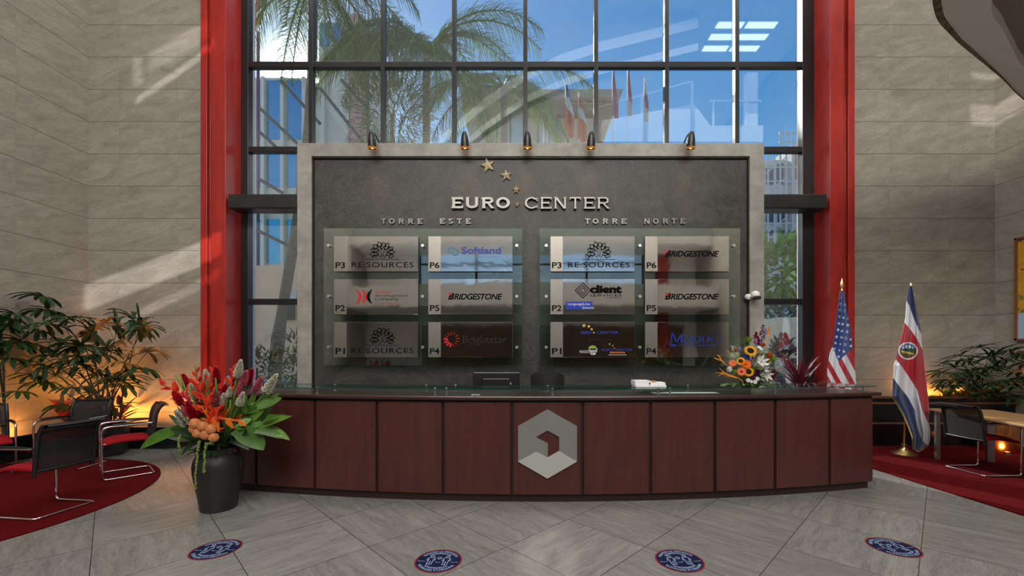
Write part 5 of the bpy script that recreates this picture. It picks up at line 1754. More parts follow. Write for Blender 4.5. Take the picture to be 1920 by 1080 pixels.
gin_red = mat('ginger_red', (0.50, 0.012, 0.028), 0.4, var=0.25, scale=30)
gin_pink = mat('ginger_pink', (0.60, 0.17, 0.24), 0.45, var=0.2, scale=30)
gin_white = mat('ginger_white', (0.66, 0.64, 0.54), 0.5, var=0.12, scale=30)
heli_red = mat('heliconia_red', (0.56, 0.035, 0.012), 0.4, var=0.2, scale=12)
heli_or = mat('heliconia_orange', (0.62, 0.13, 0.012), 0.4, var=0.2, scale=12)
hive = mat('beehive_orange', (0.50, 0.17, 0.045), 0.5, var=0.2, scale=20)

def stem_to(b, p, start=None, r=0.006, m=None):
    s0 = start or (mouth + V3((rr.uniform(-0.08, 0.08), rr.uniform(-0.08, 0.08), -0.05)))
    b.tube(bez(s0, s0 + V3((0, 0, 0.15)), s0.lerp(p, 0.7) + V3((0, 0, 0.03)), p, 8), r, m or M['stemg'], 6)

def ginger(cx_, cy_, m, L=0.15, dy=0.0, wid=1.0):
    p = bp(cx_, cy_, dy)
    d = (p - (mouth + V3((0, 0, -0.15)))).normalized()
    q = p - d * L * 0.5
    mm = rot_to(d, q)
    b = MB()
    rings = 9
    for k in range(rings):
        u = k / (rings - 1)
        rad = 0.024 * wid * math.sin(PI * (0.18 + 0.72 * u)) ** 0.8
        for i in range(7):
            a = 2 * PI * (i + 0.5 * (k % 2)) / 7
            c_, s_ = math.cos(a), math.sin(a)
            b.blade((rad * c_ * 0.6, rad * s_ * 0.6, L * u * 0.86), (c_ * (1.15 - 0.95 * u), s_ * (1.15 - 0.95 * u), 0.9), L * 0.26 * (1.05 - 0.3 * u), L * 0.19 * wid, m, droop=0.0, segs=2, crease=0.25, side=(-s_, c_, 0), prof=lambda t: (0.7, 1.0, 0.12)[int(round(t * 2))], mtx=mm)
    b.tube([(0, 0, 0), (0, 0, L * 0.95)], [0.012, 0.004], m, 6, mtx=mm)
    o = b.build('ginger_flower', bq, smooth=0.5)
    b = MB(); stem_to(b, q); b.build('stem', o, smooth=1.0)

for x, y, L in ((265, 310, .17), (905, 255, .17), (175, 470, .15), (215, 510, .12), (320, 610, .2), (405, 575, .14), (425, 600, .13), (570, 240, .17), (655, 400, .14), (705, 440, .14), (600, 740, .13), (630, 600, .12), (440, 320, .13), (735, 300, .15), (385, 370, .12), (295, 560, .12), (600, 440, .13)):
    ginger(x, y, gin_red, L, rr.uniform(-0.16, 0.12), 1.1)
for x, y, L in ((855, 265, .15), (830, 330, .15), (990, 335, .17), (570, 460, .17), (563, 570, .13), (250, 600, .11), (800, 385, .12)):
    ginger(x, y, gin_pink, L, rr.uniform(-0.18, 0.05), 1.0)
for x, y, L in ((800, 175, .18), (470, 255, .15), (335, 405, .16), (685, 320, .14), (820, 480, .15), (1120, 325, .22), (220, 675, .19), (640, 485, .13), (700, 410, .1), (515, 275, .12), (650, 780, .08)):
    ginger(x, y, gin_white, L, rr.uniform(-0.2, 0.0), 0.95)

def heliconia(cx_, cy_, dx, dy, size, m, n=5, dep=-0.1):
    """zigzag stalk of boat-shaped bracts, running along (dx, dy) in the picture"""
    p = bp(cx_, cy_, dep)
    d = V3((dx, rr.uniform(-0.25, 0.1), dy)).normalized()
    sd = V3((-d.z, 0, d.x))
    b = MB()
    pts = []
    for k in range(n):
        u = k / max(1, n - 1)
        q = p + d * size * (u - 0.5)
        pts.append(q)
        sg = 1 if k % 2 else -1
        bd = (sd * sg * (1.0 - 0.3 * u) + d * (0.6 + 0.6 * u)).normalized()
        L = size * 0.52 * (1 - 0.45 * u)
        for tw in (-1, 1):
            b.blade(q, bd + V3((0, -0.12 * tw, 0)), L, size * 0.26 * (1 - 0.3 * u), m, droop=-0.05, segs=5, crease=0.5, side=(d - bd * d.dot(bd)) + V3((0, 0.7 * tw, 0)), prof=lambda t: (1.05 - t) ** 0.8 * min(1, 0.55 + 2 * t))
    b.tube(pts, size * 0.035, m, 8)
    o = b.build('heliconia_flower', bq, smooth=0.6)
    b = MB(); stem_to(b, pts[0]); b.build('stem', o, smooth=1.0)
heliconia(370, 300, -0.05, 1, 0.20, heli_red, 5)
heliconia(505, 330, 0.1, 1, 0.24, heli_red, 6)
heliconia(460, 500, -0.3, 1, 0.34, heli_red, 6, -0.2)
heliconia(530, 620, -0.1, 1, 0.20, heli_red, 5, -0.2)
heliconia(560, 690, 0.3, 1, 0.22, heli_red, 5, -0.24)
heliconia(680, 680, 1, -0.08, 0.30, heli_or, 5, -0.26)
heliconia(730, 270, 0.1, 1, 0.2, heli_red, 5)
heliconia(170, 400, -1, 0.55, 0.28, heli_red, 5)
heliconia(280, 480, -1, 0.6, 0.2, gin_red, 4)
heliconia(490, 660, -0.6, 1, 0.2, heli_or, 4, -0.2)

for x, y, r in ((357, 728, 50), (437, 752, 44), (518, 782, 46), (382, 822, 44), (466, 838, 46), (545, 866, 42), (336, 782, 36)):
    p = bp(x, y, -0.28)
    rad = r / 5.4 / F * (VY - 0.28)
    d = (p - (mouth + V3((0.05, 0.05, -0.1)))).normalized()
    b = MB()
    prof = []
    for k in range(25):
        u = k / 24
        rr_ = rad * math.sin(PI * (0.08 + 0.84 * u)) ** 0.7 * (1 + 0.10 * math.cos(2 * PI * 8 * u))
        prof.append((max(rr_, 0.0005), (u - 0.5) * rad * 2.3))
    b.lathe(prof, hive, 24, rot_to(d + V3((0, -0.2, 0.4)), p), wave=0.05, waves=9)
    o = b.build('beehive_ginger', bq, smooth=1.2)
    b = MB(); stem_to(b, p - d * rad); b.build('stem', o, smooth=1.0)

for (x0, y0), (x1, y1), w_ in [((812, 85), (735, 600), .009), ((150, 225), (305, 520), .007), ((200, 225), (320, 530), .007), ((300, 345), (360, 545), .008), ((562, 262), (578, 410), .010), ((715, 485), (703, 700), .011), ((395, 260), (450, 420), .007), ((770, 220), (745, 520), .008),
                                ((690, 720), (650, 935), .012), ((350, 120), (375, 330), .004), ((605, 450), (595, 620), .007), ((665, 500), (660, 640), .007), ((310, 290), (395, 440), .007), ((465, 280), (500, 500), .006), ((180, 560), (240, 640), .006)]:
    dd = rr.uniform(-0.22, -0.02)
    b = MB(); b.tube([bp(x0, y0, dd), bp((x0 + x1) / 2, (y0 + y1) / 2, dd), bp(x1, y1, dd + 0.04), mouth], [w_ * 0.8, w_, w_, w_ * 0.8], M['stemg'], 8); b.build('cut_stem', bq, smooth=1.0)

def leaf_between(x0, y0, x1, y1, w_, m, droop=0.25, dep0=0.0, dep1=-0.1, segs=9):
    a, c = bp(x0, y0, dep0), bp(x1, y1, dep1)
    d = c - a
    L = d.length * 1.06
    b = MB()
    nrm = V3((0.1, -1, 0.45))
    sd = d.cross(nrm).normalized()
    b.blade(a, d.normalized() + V3((0, 0, droop * 0.85)), L, w_, m, droop=droop, segs=segs, crease=0.12, side=sd)
    b.build('leaf', bq, smooth=0.8)
for x0, y0, x1, y1, w_, m, dr in [(750, 790, 1025, 1010, .15, 'leaf2', .55), (180, 800, -190, 985, .10, 'leaf2', .35), (740, 640, 1050, 590, .075, 'leaf2', .5), (900, 640, 1200, 425, .06, 'leaf3', .1), (980, 560, 1222, 470, .085, 'leaf2', .15), (930, 600, 1110, 420, .07, 'leaf2', .1),
                              (870, 780, 1140, 635, .09, 'leaf2', .15), (950, 760, 1255, 640, .06, 'leaf2', .12), (930, 790, 1318, 650, .06, 'leaf3', .15), (930, 770, 1305, 895, .075, 'leaf3', .45), (960, 800, 1255, 885, .06, 'leaf2', .4), (840, 640, 970, 440, .06, 'leaf3', .05),
                              (830, 600, 880, 440, .06, 'leaf3', .05), (900, 700, 1055, 575, .07, 'leaf3', .1), (820, 720, 940, 600, .085, 'leaf2', .15), (780, 780, 880, 735, .09, 'leaf3', .3), (800, 740, 920, 680, .06, 'leaf3', .25), (780, 640, 780, 500, .06, 'leaf2', .0), (1000, 740, 1205, 650, .07, 'leaf2', .2),
                              (860, 620, 1010, 500, .07, 'leaf3', .1), (1020, 700, 1130, 560, .05, 'leaf', .1),
                              (330, 860, 100, 640, .05, 'leaf', .2), (350, 880, 110, 780, .05, 'leaf', .3), (320, 900, 90, 870, .05, 'leaf', .3), (360, 880, 180, 560, .03, 'leaf', .1), (420, 900, 230, 1070, .05, 'leaf', .6), (700, 900, 900, 1000, .05, 'leaf', .5), (650, 900, 560, 800, .06, 'leaf', .2), (720, 880, 880, 800, .08, 'leaf', .3), (300, 860, 120, 760, .09, 'leaf2', .3), (500, 700, 620, 860, .05, 'leaf', .1),
                              (760, 860, 1060, 740, .09, 'leaf', .2), (700, 830, 900, 640, .09, 'leaf', .1), (420, 760, 300, 690, .07, 'leaf', .1)]:
    leaf_between(x0, y0, x1, y1, w_ * 1.25, M[m], dr, rr.uniform(-0.12, 0.05), rr.uniform(-0.25, 0.1))
# dark inner foliage and hanging tassels
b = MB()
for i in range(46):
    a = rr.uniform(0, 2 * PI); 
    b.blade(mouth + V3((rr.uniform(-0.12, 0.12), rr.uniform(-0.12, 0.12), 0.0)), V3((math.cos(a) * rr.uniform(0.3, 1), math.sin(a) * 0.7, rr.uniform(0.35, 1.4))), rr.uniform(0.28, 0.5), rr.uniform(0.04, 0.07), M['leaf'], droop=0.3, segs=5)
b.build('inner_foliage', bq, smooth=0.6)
tas = mat('amaranth_green', (0.20, 0.27, 0.06), 0.6, var=0.3, scale=60)
for pts in ([(540, 920), (470, 925), (455, 990), (452, 1100), (446, 1240)], [(400, 900), (385, 960), (375, 1100), (360, 1240), (362, 1400)], [(210, 850), (195, 880), (192, 960), (205, 1080)]):
    pp = [bp(x, y, -0.26) for x, y in pts]
    fine = []
    for i in range(len(pp) - 1):
        for k in range(6):
            fine.append(pp[i].lerp(pp[i + 1], k / 6))
    b = MB()
    b.tube(fine, 0.004, tas, 6)
    for q in fine:
        for k in range(5):
            b.ball(q + V3((rr.uniform(-0.008, 0.008), rr.uniform(-0.008, 0.008), rr.uniform(-0.012, 0.012))), 0.0062, tas, 6, 4)
    b.build('hanging_amaranth', bq, smooth=2.0)
lb = MB()
b = MB()
for k in range(26):
    a = rr.uniform(0, 2 * PI)
    b.blade(mouth + V3((0.1 * math.cos(a), 0.1 * math.sin(a), 0.02)), (math.cos(a), math.sin(a), 0.35), rr.uniform(0.12, 0.22), 0.05, M['cordy'] if k % 3 == 0 else M['leaf'], droop=0.7, segs=4)
b.build('rim_foliage', bq, smooth=0.6)

# ================================================================== MIXED ARRANGEMENT ON THE COUNTER
FY = 4.66
fa = thing('flower_arrangement', 'mixed arrangement of sunflowers, gerberas and white lilies on the glass shelf', 'flower arrangement', P(1408, 727, FY))
def fp(cx_, cy_, dy=0.0):
    return P(1320 + cx_ / 7.2, 590 + cy_ / 7.2, FY + dy)
KM = FY / F / 7.2
hub = fp(610, 860, 0.02)
rr = random.Random(21)
pal = {k: mat('petal_' + k, c, 0.7, var=0.15, scale=40, Specular_IOR_Level=0.1) for k, c in dict(yellow=(0.72, 0.36, 0.01), orange=(0.70, 0.13, 0.02), coral=(0.68, 0.17, 0.09), white=(0.68, 0.68, 0.66), pink=(0.50, 0.12, 0.28), lilac=(0.36, 0.24, 0.44), purple=(0.13, 0.012, 0.14), blue=(0.07, 0.09, 0.42), cream=(0.45, 0.50, 0.33), rust=(0.52, 0.10, 0.015), green=(0.16, 0.30, 0.03), red=(0.25, 0.01, 0.02), seed=(0.02, 0.010, 0.006), spear=(0.70, 0.27, 0.03)).items()}
def holder(o, p):
    b = MB(); b.tube(bez(hub, hub.lerp(p, 0.3) + V3((0, 0.02, 0.02)), hub.lerp(p, 0.7), p, 6), 0.003, M['stemg'], 5); b.build('stem', o)
def daisy(cx_, cy_, r, petal, core, n=22, cr=0.36, dep=-0.10, kind='daisy', layers=2):
    p = fp(cx_, cy_, dep); rad = r * KM
    d = (p - hub) * 0.5 + V3((0, -0.22, 0.03)); mm = rot_to(d, p)
    b = MB()
    for ly in range(layers):
        for i in range(n):
            a = 2 * PI * (i + 0.5 * ly) / n
            c_, s_ = math.cos(a), math.sin(a)
            b.blade((rad * cr * 0.7 * c_, rad * cr * 0.7 * s_, 0.001 + 0.002 * ly), (c_, s_, 0.12 + 0.25 * ly), rad * (1 - cr * 0.7) * (1 if ly == 0 else 0.8), rad * 2.4 / n * 1.5, petal, droop=0.0, segs=3, crease=0.12, side=(-s_, c_, 0), mtx=mm)
    o = b.build(kind, fa, smooth=0.6)
    b = MB(); b.lathe([(rad * cr, 0.0), (rad * cr, rad * 0.10), (rad * cr * 0.7, rad * 0.2), (rad * cr * 0.3, rad * 0.16), (0.0001, rad * 0.14)], core, 20, mm); b.build('flower_disc', o, smooth=1.0)
    holder(o, p)
daisy(625, 490, 90, pal['yellow'], pal['seed'], 24, 0.50, -0.12, 'sunflower')
daisy(495, 630, 62, pal['yellow'], pal['seed'], 20, 0.50, -0.12, 'sunflower')
daisy(600, 772, 72, pal['yellow'], pal['seed'], 22, 0.52, -0.16, 'sunflower')
daisy(572, 672, 70, pal['orange'], pal['rust'], 24, 0.26, -0.16, 'gerbera')
daisy(505, 772, 66, pal['coral'], pal['red'], 24, 0.26, -0.18, 'gerbera')
daisy(388, 655, 58, pal['coral'], pal['orange'], 22, 0.26, -0.10, 'gerbera')
for x, y, r in ((720, 865, 32), (690, 908, 32), (595, 885, 32), (640, 905, 24), (740, 440, 26), (770, 465, 22)):
    daisy(x, y, r, pal['white'], pal['cream'], 12, 0.3, -0.16, 'daisy', 1)
def pom(cx_, cy_, r, m, dep=-0.08, kind='chrysanthemum', n=60, squash=1.0):
    p = fp(cx_, cy_, dep); rad = r * KM
    b = MB()
    for i in range(n):
        z = 1 - 2 * (i + 0.5) / n; a = 2.39996 * i; q = math.sqrt(1 - z * z)
        d = V3((q * math.cos(a), q * math.sin(a), z * squash))
        b.blade(p + d * rad * 0.45, d, rad * 0.55, rad * 0.34, m, droop=0.0, segs=2, crease=0.3)
    b.ball(p, rad * 0.62, m, 10, 6)
    o = b.build(kind, fa, smooth=0.7); holder(o, p)
for x, y, r, c in ((345, 735, 46, 'white'), (390, 560, 62, 'cream'), (440, 545, 50, 'cream'), (480, 470, 36, 'lilac'), (700, 368, 34, 'pink'), (728, 530, 30, 'pink'), (662, 660, 30, 'lilac'), (660, 585, 24, 'pink'), (735, 770, 34, 'purple'), (650, 845, 36, 'purple'), (690, 800, 26, 'purple'), (885, 545, 46, 'rust'), (800, 405, 34, 'rust'),
                   (935, 600, 44, 'green'), (680, 738, 46, 'green'), (415, 770, 40, 'green'), (800, 540, 40, 'green'), (600, 335, 44, 'green'), (870, 620, 34, 'yellow'), (640, 628, 24, 'yellow'), (420, 480, 22, 'rust'), (1170, 760 if False else 640, 1, 'green'), (560, 860, 30, 'green'), (780, 905, 20, 'purple')):
    if r > 5:
        pom(x, y, r, pal[c], rr.uniform(-0.14, -0.04))
for x, y in ((580, 580), (515, 560), (545, 555), (610, 600)):
    p = fp(x, y, -0.1); b = MB()
    for i in range(6):
        a = PI / 3 * i
        b.blade(p, (math.cos(a), -0.6, math.sin(a)), 0.03, 0.016, pal['blue'], droop=0.2, segs=3)
    o = b.build('iris', fa, smooth=0.7); holder(o, p)
def lily(cx_, cy_, r, dx=0, dz=0, dep=-0.16):
    p = fp(cx_, cy_, dep); rad = r * KM
    mm = rot_to(V3((dx, -1, dz)), p)
    b = MB()
    for i in range(6):
        a = PI / 3 * i + 0.3; c_, s_ = math.cos(a), math.sin(a)
        b.blade((0, 0, -0.02), (c_ * 0.8, s_ * 0.8, 0.75), rad * 1.15, rad * (0.46 if i % 2 else 0.34), pal['white'], droop=0, segs=4, crease=0.2, side=(-s_, c_, 0), mtx=mm)
    for i in range(5):
        a = 2 * PI * i / 5; b.tube([(0, 0, 0), (0.3 * rad * math.cos(a), 0.3 * rad * math.sin(a), rad * 0.6)], 0.0016, pal['cream'], 5, mtx=mm)
    o = b.build('lily', fa, smooth=0.8); holder(o, p)
lily(772, 640, 105, 0.05, 0.35); lily(845, 815, 95, 0.35, -0.15); lily(820, 730, 75, 0.6, 0.1)
for x, y, x1, y1 in ((800, 560, 800, 560), (355, 400, 400, 500), (890, 660, 830, 700)):
    p, q = fp(x, y, -0.12), fp(x1, y1 + 1, -0.1)
    b = MB(); b.lathe([(0.0005, 0), (0.010, 0.02), (0.009, 0.05), (0.0005, 0.085)], pal['cream'], 10, rot_to(p - q + V3((0, 0, 0.01)), q)); o = b.build('lily_bud', fa, smooth=1.0); holder(o, q)
# spikes
for x0, y0, x1, y1, c, w_ in ((800, 140, 760, 370, 'purple', 46), (830, 190, 800, 330, 'lilac', 24), (700, 235, 690, 320, 'red', 26), (735, 300, 735, 420, 'purple', 24)):
    b = MB()
    for i in range(60):
        u = rr.random(); q = fp(x0 + (x1 - x0) * u, y0 + (y1 - y0) * u, -0.02)
        ww = w_ * KM * (0.3 + 0.7 * u)
        q += V3((rr.uniform(-ww, ww), rr.uniform(-ww, ww), rr.uniform(-0.008, 0.008)))
        a = rr.uniform(0, 6.28)
        for k in range(3):
            b.blade(q, (math.cos(a + 2 * k), -0.6, math.sin(a + 2 * k)), 0.013, 0.010, pal[c], droop=0, segs=2)
    o = b.build('delphinium_spike', fa, smooth=0.7); holder(o, fp(x1, y1, -0.02))
# orange heliconia sprays and buds
for pts in ([(320, 695), (250, 630), (200, 560), (170, 540)], [(320, 695), (240, 625), (150, 590), (128, 582)], [(320, 695), (255, 640), (215, 590), (205, 540)],
            [(490, 860), (380, 830), (280, 785), (140, 785)], [(490, 860), (390, 838), (260, 775), (200, 710)], [(480, 855), (360, 822), (240, 800), (180, 830)], [(490, 860), (420, 850), (340, 830), (285, 830)], [(350, 525), (320, 500), (300, 475)], [(830, 450), (850, 350), (872, 250), (878, 150)], [(530, 930), (510, 890), (470, 860)]):
    pp = [fp(x, y, -0.15) for x, y in pts]
    n_ = len(pp)
    b = MB(); b.tube(pp, [0.002] + [0.0055] * (n_ - 2) + [0.0008], pal['spear'], 6); o = b.build('heliconia_spray', fa, smooth=1.0)
p, q = fp(862, 300, -0.1), fp(880, 150, -0.1)
b = MB(); b.lathe([(0.001, 0), (0.011, 0.04), (0.009, 0.08), (0.0005, 0.125)], pal['rust'], 10, rot_to(q - p, p)); b.build('orange_bud', fa, smooth=1.0)
# greenery
b = MB()
for i in range(70):
    a = rr.uniform(0, 2 * PI)
    b.blade(hub + V3((rr.uniform(-0.12, 0.12), rr.uniform(-0.06, 0.04), rr.uniform(-0.02, 0.06))), (math.cos(a), math.sin(a) * 0.6 - 0.2, rr.uniform(-0.15, 1.1)), rr.uniform(0.12, 0.26), rr.uniform(0.025, 0.045), M['leaf2'] if i % 3 else M['leaf'], droop=0.35, segs=4)
b.build('greenery', fa, smooth=0.6)
b = MB()
for i in range(34):
    x = rr.uniform(290, 850)
    b.blade(fp(x, 930, rr.uniform(-0.16, 0.0)), (rr.uniform(-1, 1) + (x - 570) / 300, rr.uniform(-0.9, 0), rr.uniform(-0.1, 0.25)), rr.uniform(0.08, 0.14), 0.03, M['leaf3'] if i % 2 else M['leaf2'], droop=0.25, segs=4)
for k in range(12):
    b.blade(fp(470 + k * 9, 420 - k * 6, -0.06), (-1, -0.2, 0.3 + 0.05 * k), 0.07, 0.012, M['leaf3'], droop=0.2, segs=3)
b.build('base_leaves', fa, smooth=0.6)
b = MB()
for k in range(18):
    b.blade(fp(880 + rr.uniform(-30, 60), 820 + rr.uniform(-80, 60), 0.03), (rr.uniform(0, 1), -0.2, rr.uniform(-0.3, 0.7)), 0.11, 0.03, M['cordy'], droop=0.2, segs=3)
b.build('red_foliage', fa, smooth=0.6)
b = MB(); b.lathe([(0.085, 0), (0.10, 0.03), (0.105, 0.07), (0.09, 0.07), (0.0001, 0.06)], mat('dark_flower_basket', (0.05, 0.035, 0.02), 0.7), 28, Matrix.Translation((hub.x, FY, ZG + 0.012))); b.build('basket', fa, smooth=0.7)

# ================================================================== OUTSIDE
b = MB(); b.box((-60, 7.92, -0.5), (60, 90, -0.05), mat('plaza_paving', (0.36, 0.34, 0.31), 0.8, var=0.15, scale=1.0)); struct(b.build('ground'))
cream = mat('cream_facade', (0.84, 0.76, 0.62), 0.7, var=0.04, scale=2)
bluegl = mat('blue_facade_glass', (0.09, 0.46, 0.62), 0.12, 0.9)
pinkc = mat('pink_column_render', (0.74, 0.38, 0.33), 0.7, var=0.08)
beige = mat('beige_render', (0.42, 0.34, 0.25), 0.7, var=0.06, scale=2)
peach = mat('peach_render', (0.88, 0.62, 0.40), 0.7, var=0.06, scale=2)
tile = mat('clay_roof_tile', (0.30, 0.17, 0.12), 0.7, var=0.3, scale=10)
steelp = mat('pale_painted_steel', (0.62, 0.63, 0.62), 0.5, var=0.08)
dkfr = mat('dark_strut_steel', (0.10, 0.095, 0.08), 0.5, var=0.2)

def wx(px, Y):
    return (px - CX) / F * Y
def wz(py, Y):
    return EYE + (CY - py) / F * Y

# solid office block built in place of a facade reflected in the window
YB1 = 19.0
bd = thing('office_reflection_block', 'solid stand-in for the mirrored cream office block with blue glass bays and pink column', 'building', (wx(580, YB1), YB1, 0))
b = MB(); b.box((wx(440, YB1), YB1, 0), (wx(583, YB1), YB1 + 4, wz(146, YB1)), cream); b.box((wx(598, YB1), YB1, 0), (wx(690, YB1), YB1 + 4, wz(42, YB1)), cream); b.box((wx(583, YB1), YB1 + 0.2, 0), (wx(598, YB1), YB1 + 4, wz(150, YB1)), cream); b.build('wall', bd)
for x0, x1, y0, y1 in ((482, 495, 152, 262), (502, 528, 152, 262), (540, 570, 152, 262), (482, 495, 290, 352), (502, 528, 290, 352), (540, 556, 290, 352), (482, 495, 412, 500), (502, 528, 412, 494), (540, 556, 412, 488), (601, 619, 46, 88), (626, 640, 46, 88), (645, 662, 60, 88)):
    b = MB(); b.box((wx(x0, YB1), YB1 - 0.06, wz(y1, YB1)), (wx(x1, YB1), YB1 + 0.05, wz(y0, YB1)), bluegl); b.build('window', bd)
b = MB(); b.box((wx(665, YB1), YB1 - 0.5, 0), (wx(688, YB1), YB1, wz(42, YB1)), pinkc); b.build('column', bd)
for x in (498, 534, 574, 610, 655):
    b = MB(); b.box((wx(x - 3, YB1), YB1 - 0.25, 0), (wx(x + 3, YB1), YB1, wz(150 if x < 590 else 95, YB1)), cream); b.build('pilaster', bd)
st = thing('reflection_struts', 'dark slanting struts added for lines mirrored in the window, before the blue glass block', 'struts', (wx(560, 17), 17, 0))  # struts added to stand for slanting lines mirrored in the glass
for x0, y0, x1, y1 in ((484, 200, 560, 272), (527, 152, 600, 232), (600, 165, 682, 268), (640, 150, 690, 205), (484, 335, 530, 362), (482, 432, 560, 470), (484, 245, 520, 278), (615, 60, 690, 175)):
    b = MB()
    p, q = V3((wx(x0, 17), 17, wz(y0, 17))), V3((wx(x1, 17), 17, wz(y1, 17)))
    b.tube([p, q], 0.07, dkfr, 6); b.build('strut', st)
b = MB()
for px in (484, 690):
    b.tube([V3((wx(px, 17), 17, -0.05)), V3((wx(px, 17), 17, wz(60, 17)))], 0.06, dkfr, 6)
b.build('post', st)
# peach garden wall and court behind the left side light
b = MB(); b.box((wx(430, 13), 13, -0.05), (wx(700, 13), 13.3, wz(498, 13)), peach); o = b.build('garden_wall', loc=(wx(520, 13), 13, 0)); tag(o, 'peach rendered garden wall behind the palm trunk', 'garden wall')
b = MB()
b.box((wx(524, 12.9), 12.9, wz(560, 12.9)), (wx(556, 12.9), 12.96, wz(545, 12.9)), steelp); b.box((wx(530, 12.9), 12.9, wz(600, 12.9)), (wx(551, 12.9), 12.96, wz(560, 12.9)), M['black'])
o = b.build('garden_window', loc=(wx(535, 12.9), 12.9, 3)); tag(o, 'small dark window in the peach garden wall', 'window')
b = MB()
for z in (0.45, 0.8):
    b.box((wx(470, 10), 10, z), (wx(560, 10), 10.5, z + 0.09), steelp)
b.box((wx(472, 10), 10.1, -0.05), (wx(474, 10), 10.4, 0.45), steelp); b.box((wx(550, 10), 10.1, -0.05), (wx(552, 10), 10.4, 0.45), steelp); b.box((wx(472, 10), 10.4, 0.4), (wx(552, 10), 10.48, 0.85), steelp)
o = b.build('garden_bench', loc=(wx(515, 10), 10, 0)); tag(o, 'pale garden bench outside below the palm trunk', 'bench')

# tiled house with flaring eaves
YH = 26.0
hs = thing('tiled_house', 'beige house with dark clay tile eaves beyond the flags', 'building', (wx(1020, YH), YH, 0))
b = MB(); b.prism([(wx(880, YH), 0), (wx(1122, YH), 0), (wx(1122, YH), wz(222, YH)), (wx(880, YH), wz(222, YH))], 6, beige, Matrix.Translation((0, YH, 0))); b.build('wall', hs)
b = MB(); b.prism([(wx(870, YH), wz(216, YH)), (wx(1148, YH), wz(216, YH)), (wx(1160, YH), wz(190, YH)), (wx(870, YH), wz(190, YH))], 7, mat('brown_eaves', (0.33, 0.26, 0.19), 0.7, var=0.1), Matrix.Translation((0, YH - 1.2, 0))); b.build('eaves', hs)
b = MB()
for k in range(46):
    x = wx(870 + k * 6.4, YH - 1.3)
    b.tube([(x, YH - 1.35, wz(188, YH - 1.3)), (x, YH + 4, wz(188, YH - 1.3) + 1.0)], 0.11, tile, 8)
b.build('roof', hs, smooth=0.9)
for x0, x1 in ((932, 982), (1010, 1046)):
    b = MB(); b.box((wx(x0, YH), YH - 0.05, wz(300, YH)), (wx(x1, YH), YH + 0.05, wz(212, YH)), mat('pale_house_glass', (0.30, 0.42, 0.46), 0.15)); o = b.build('window', hs)
    b = MB()
    for xx_ in (x0, (x0 + x1) / 2, x1):
        b.box((wx(xx_, YH) - 0.06, YH - 0.12, wz(300, YH)), (wx(xx_, YH) + 0.06, YH, wz(212, YH)), dkfr)
    b.build('window_frame', o)
# construction block with scaffolding
YK = 34.0
cb = thing('construction_building', 'unfinished grey concrete building wrapped in scaffolding beyond the side light', 'building', (wx(1465, YK), YK, 0))
grey = mat('raw_concrete', (0.66, 0.61, 0.54), 0.8, var=0.15, scale=0.6)
b = MB(); b.box((wx(1405, YK), YK, 0), (wx(1475, YK), YK + 6, wz(300, YK)), grey); b.box((wx(1472, YK), YK - 1, 0), (wx(1530, YK), YK + 5, wz(282, YK)), grey); b.box((wx(1405, YK), YK - 0.5, wz(372, YK)), (wx(1474, YK), YK, wz(352, YK)), grey); b.build('wall', cb)
b = MB(); b.box((wx(1476, YK), YK - 1.05, wz(346, YK)), (wx(1500, YK), YK - 1, wz(288, YK)), mat('brick_infill', (0.42, 0.20, 0.14), 0.8, var=0.3, scale=3)); b.build('brick_infill', cb)
for k, (x0, x1, y0, y1) in enumerate(((1436, 1450, 312, 346), (1456, 1468, 306, 346), (1436, 1452, 385, 420), (1458, 1470, 385, 420), (1436, 1452, 432, 468), (1458, 1470, 432, 468))):
    b = MB(); b.box((wx(x0, YK), YK - 0.05, wz(y1, YK)), (wx(x1, YK), YK + 0.3, wz(y0, YK)), mat('dark_void_glass', (0.10, 0.12, 0.14), 0.5)); b.build('window', cb)  # plain dark blocks set in the window openings
sc = thing('scaffolding', 'pale tube scaffolding standing against the unfinished concrete building', 'scaffolding', (wx(1455, YK), YK - 1.6, 0))
b = MB()
for px in (1428, 1440, 1452, 1463, 1474, 1486, 1496):
    b.tube([(wx(px, YK - 1.6), YK - 1.6, 0), (wx(px, YK - 1.6), YK - 1.6, wz(262 if px > 1460 else 296, YK))], 0.07, steelp, 5)
b.build('standard', sc)
b = MB()
for py in (270, 285, 305, 330, 355, 380, 405, 430, 455):
    x0 = 1461 if py < 300 else 1426
    b.tube([(wx(x0, YK - 1.6), YK - 1.6, wz(py, YK)), (wx(1498, YK - 1.6), YK - 1.6, wz(py, YK))], 0.055, steelp, 5)
for k in range(4):
    b.tube([(wx(1428, YK - 1.6), YK - 1.6, wz(455 - 36 * k, YK)), (wx(1474, YK - 1.6), YK - 1.6, wz(420 - 36 * k, YK))], 0.05, steelp, 5)
b.build('ledger', sc)
# corrugated hoarding
b = MB()
xs0, xs1, YF = wx(1405, 13), wx(1560, 13), 13.0
nn = 120
vs, fs = [], []
for i in range(nn + 1):
    x = xs0 + (xs1 - xs0) * i / nn; y = YF + 0.03 * math.sin(i * PI / 2)
    zt_ = wz(598 if x < wx(1456, 13) else 595, 13)
    vs += [(x, y, -0.05), (x, y, zt_), (x, y + 0.03, zt_), (x, y + 0.03, -0.05)]
for i in range(nn):
    a = i * 4
    for k in range(4):
        fs.append((a + k, a + 4 + k, a + 4 + (k + 1) % 4, a + (k + 1) % 4))
b.add(vs, fs, mat('white_corrugated_sheet', (0.88, 0.80, 0.66), 0.5))
o = b.build('corrugated_fence', loc=(wx(1470, 13), 13, 0)); tag(o, 'white corrugated hoarding outside behind the red cordylines', 'fence')

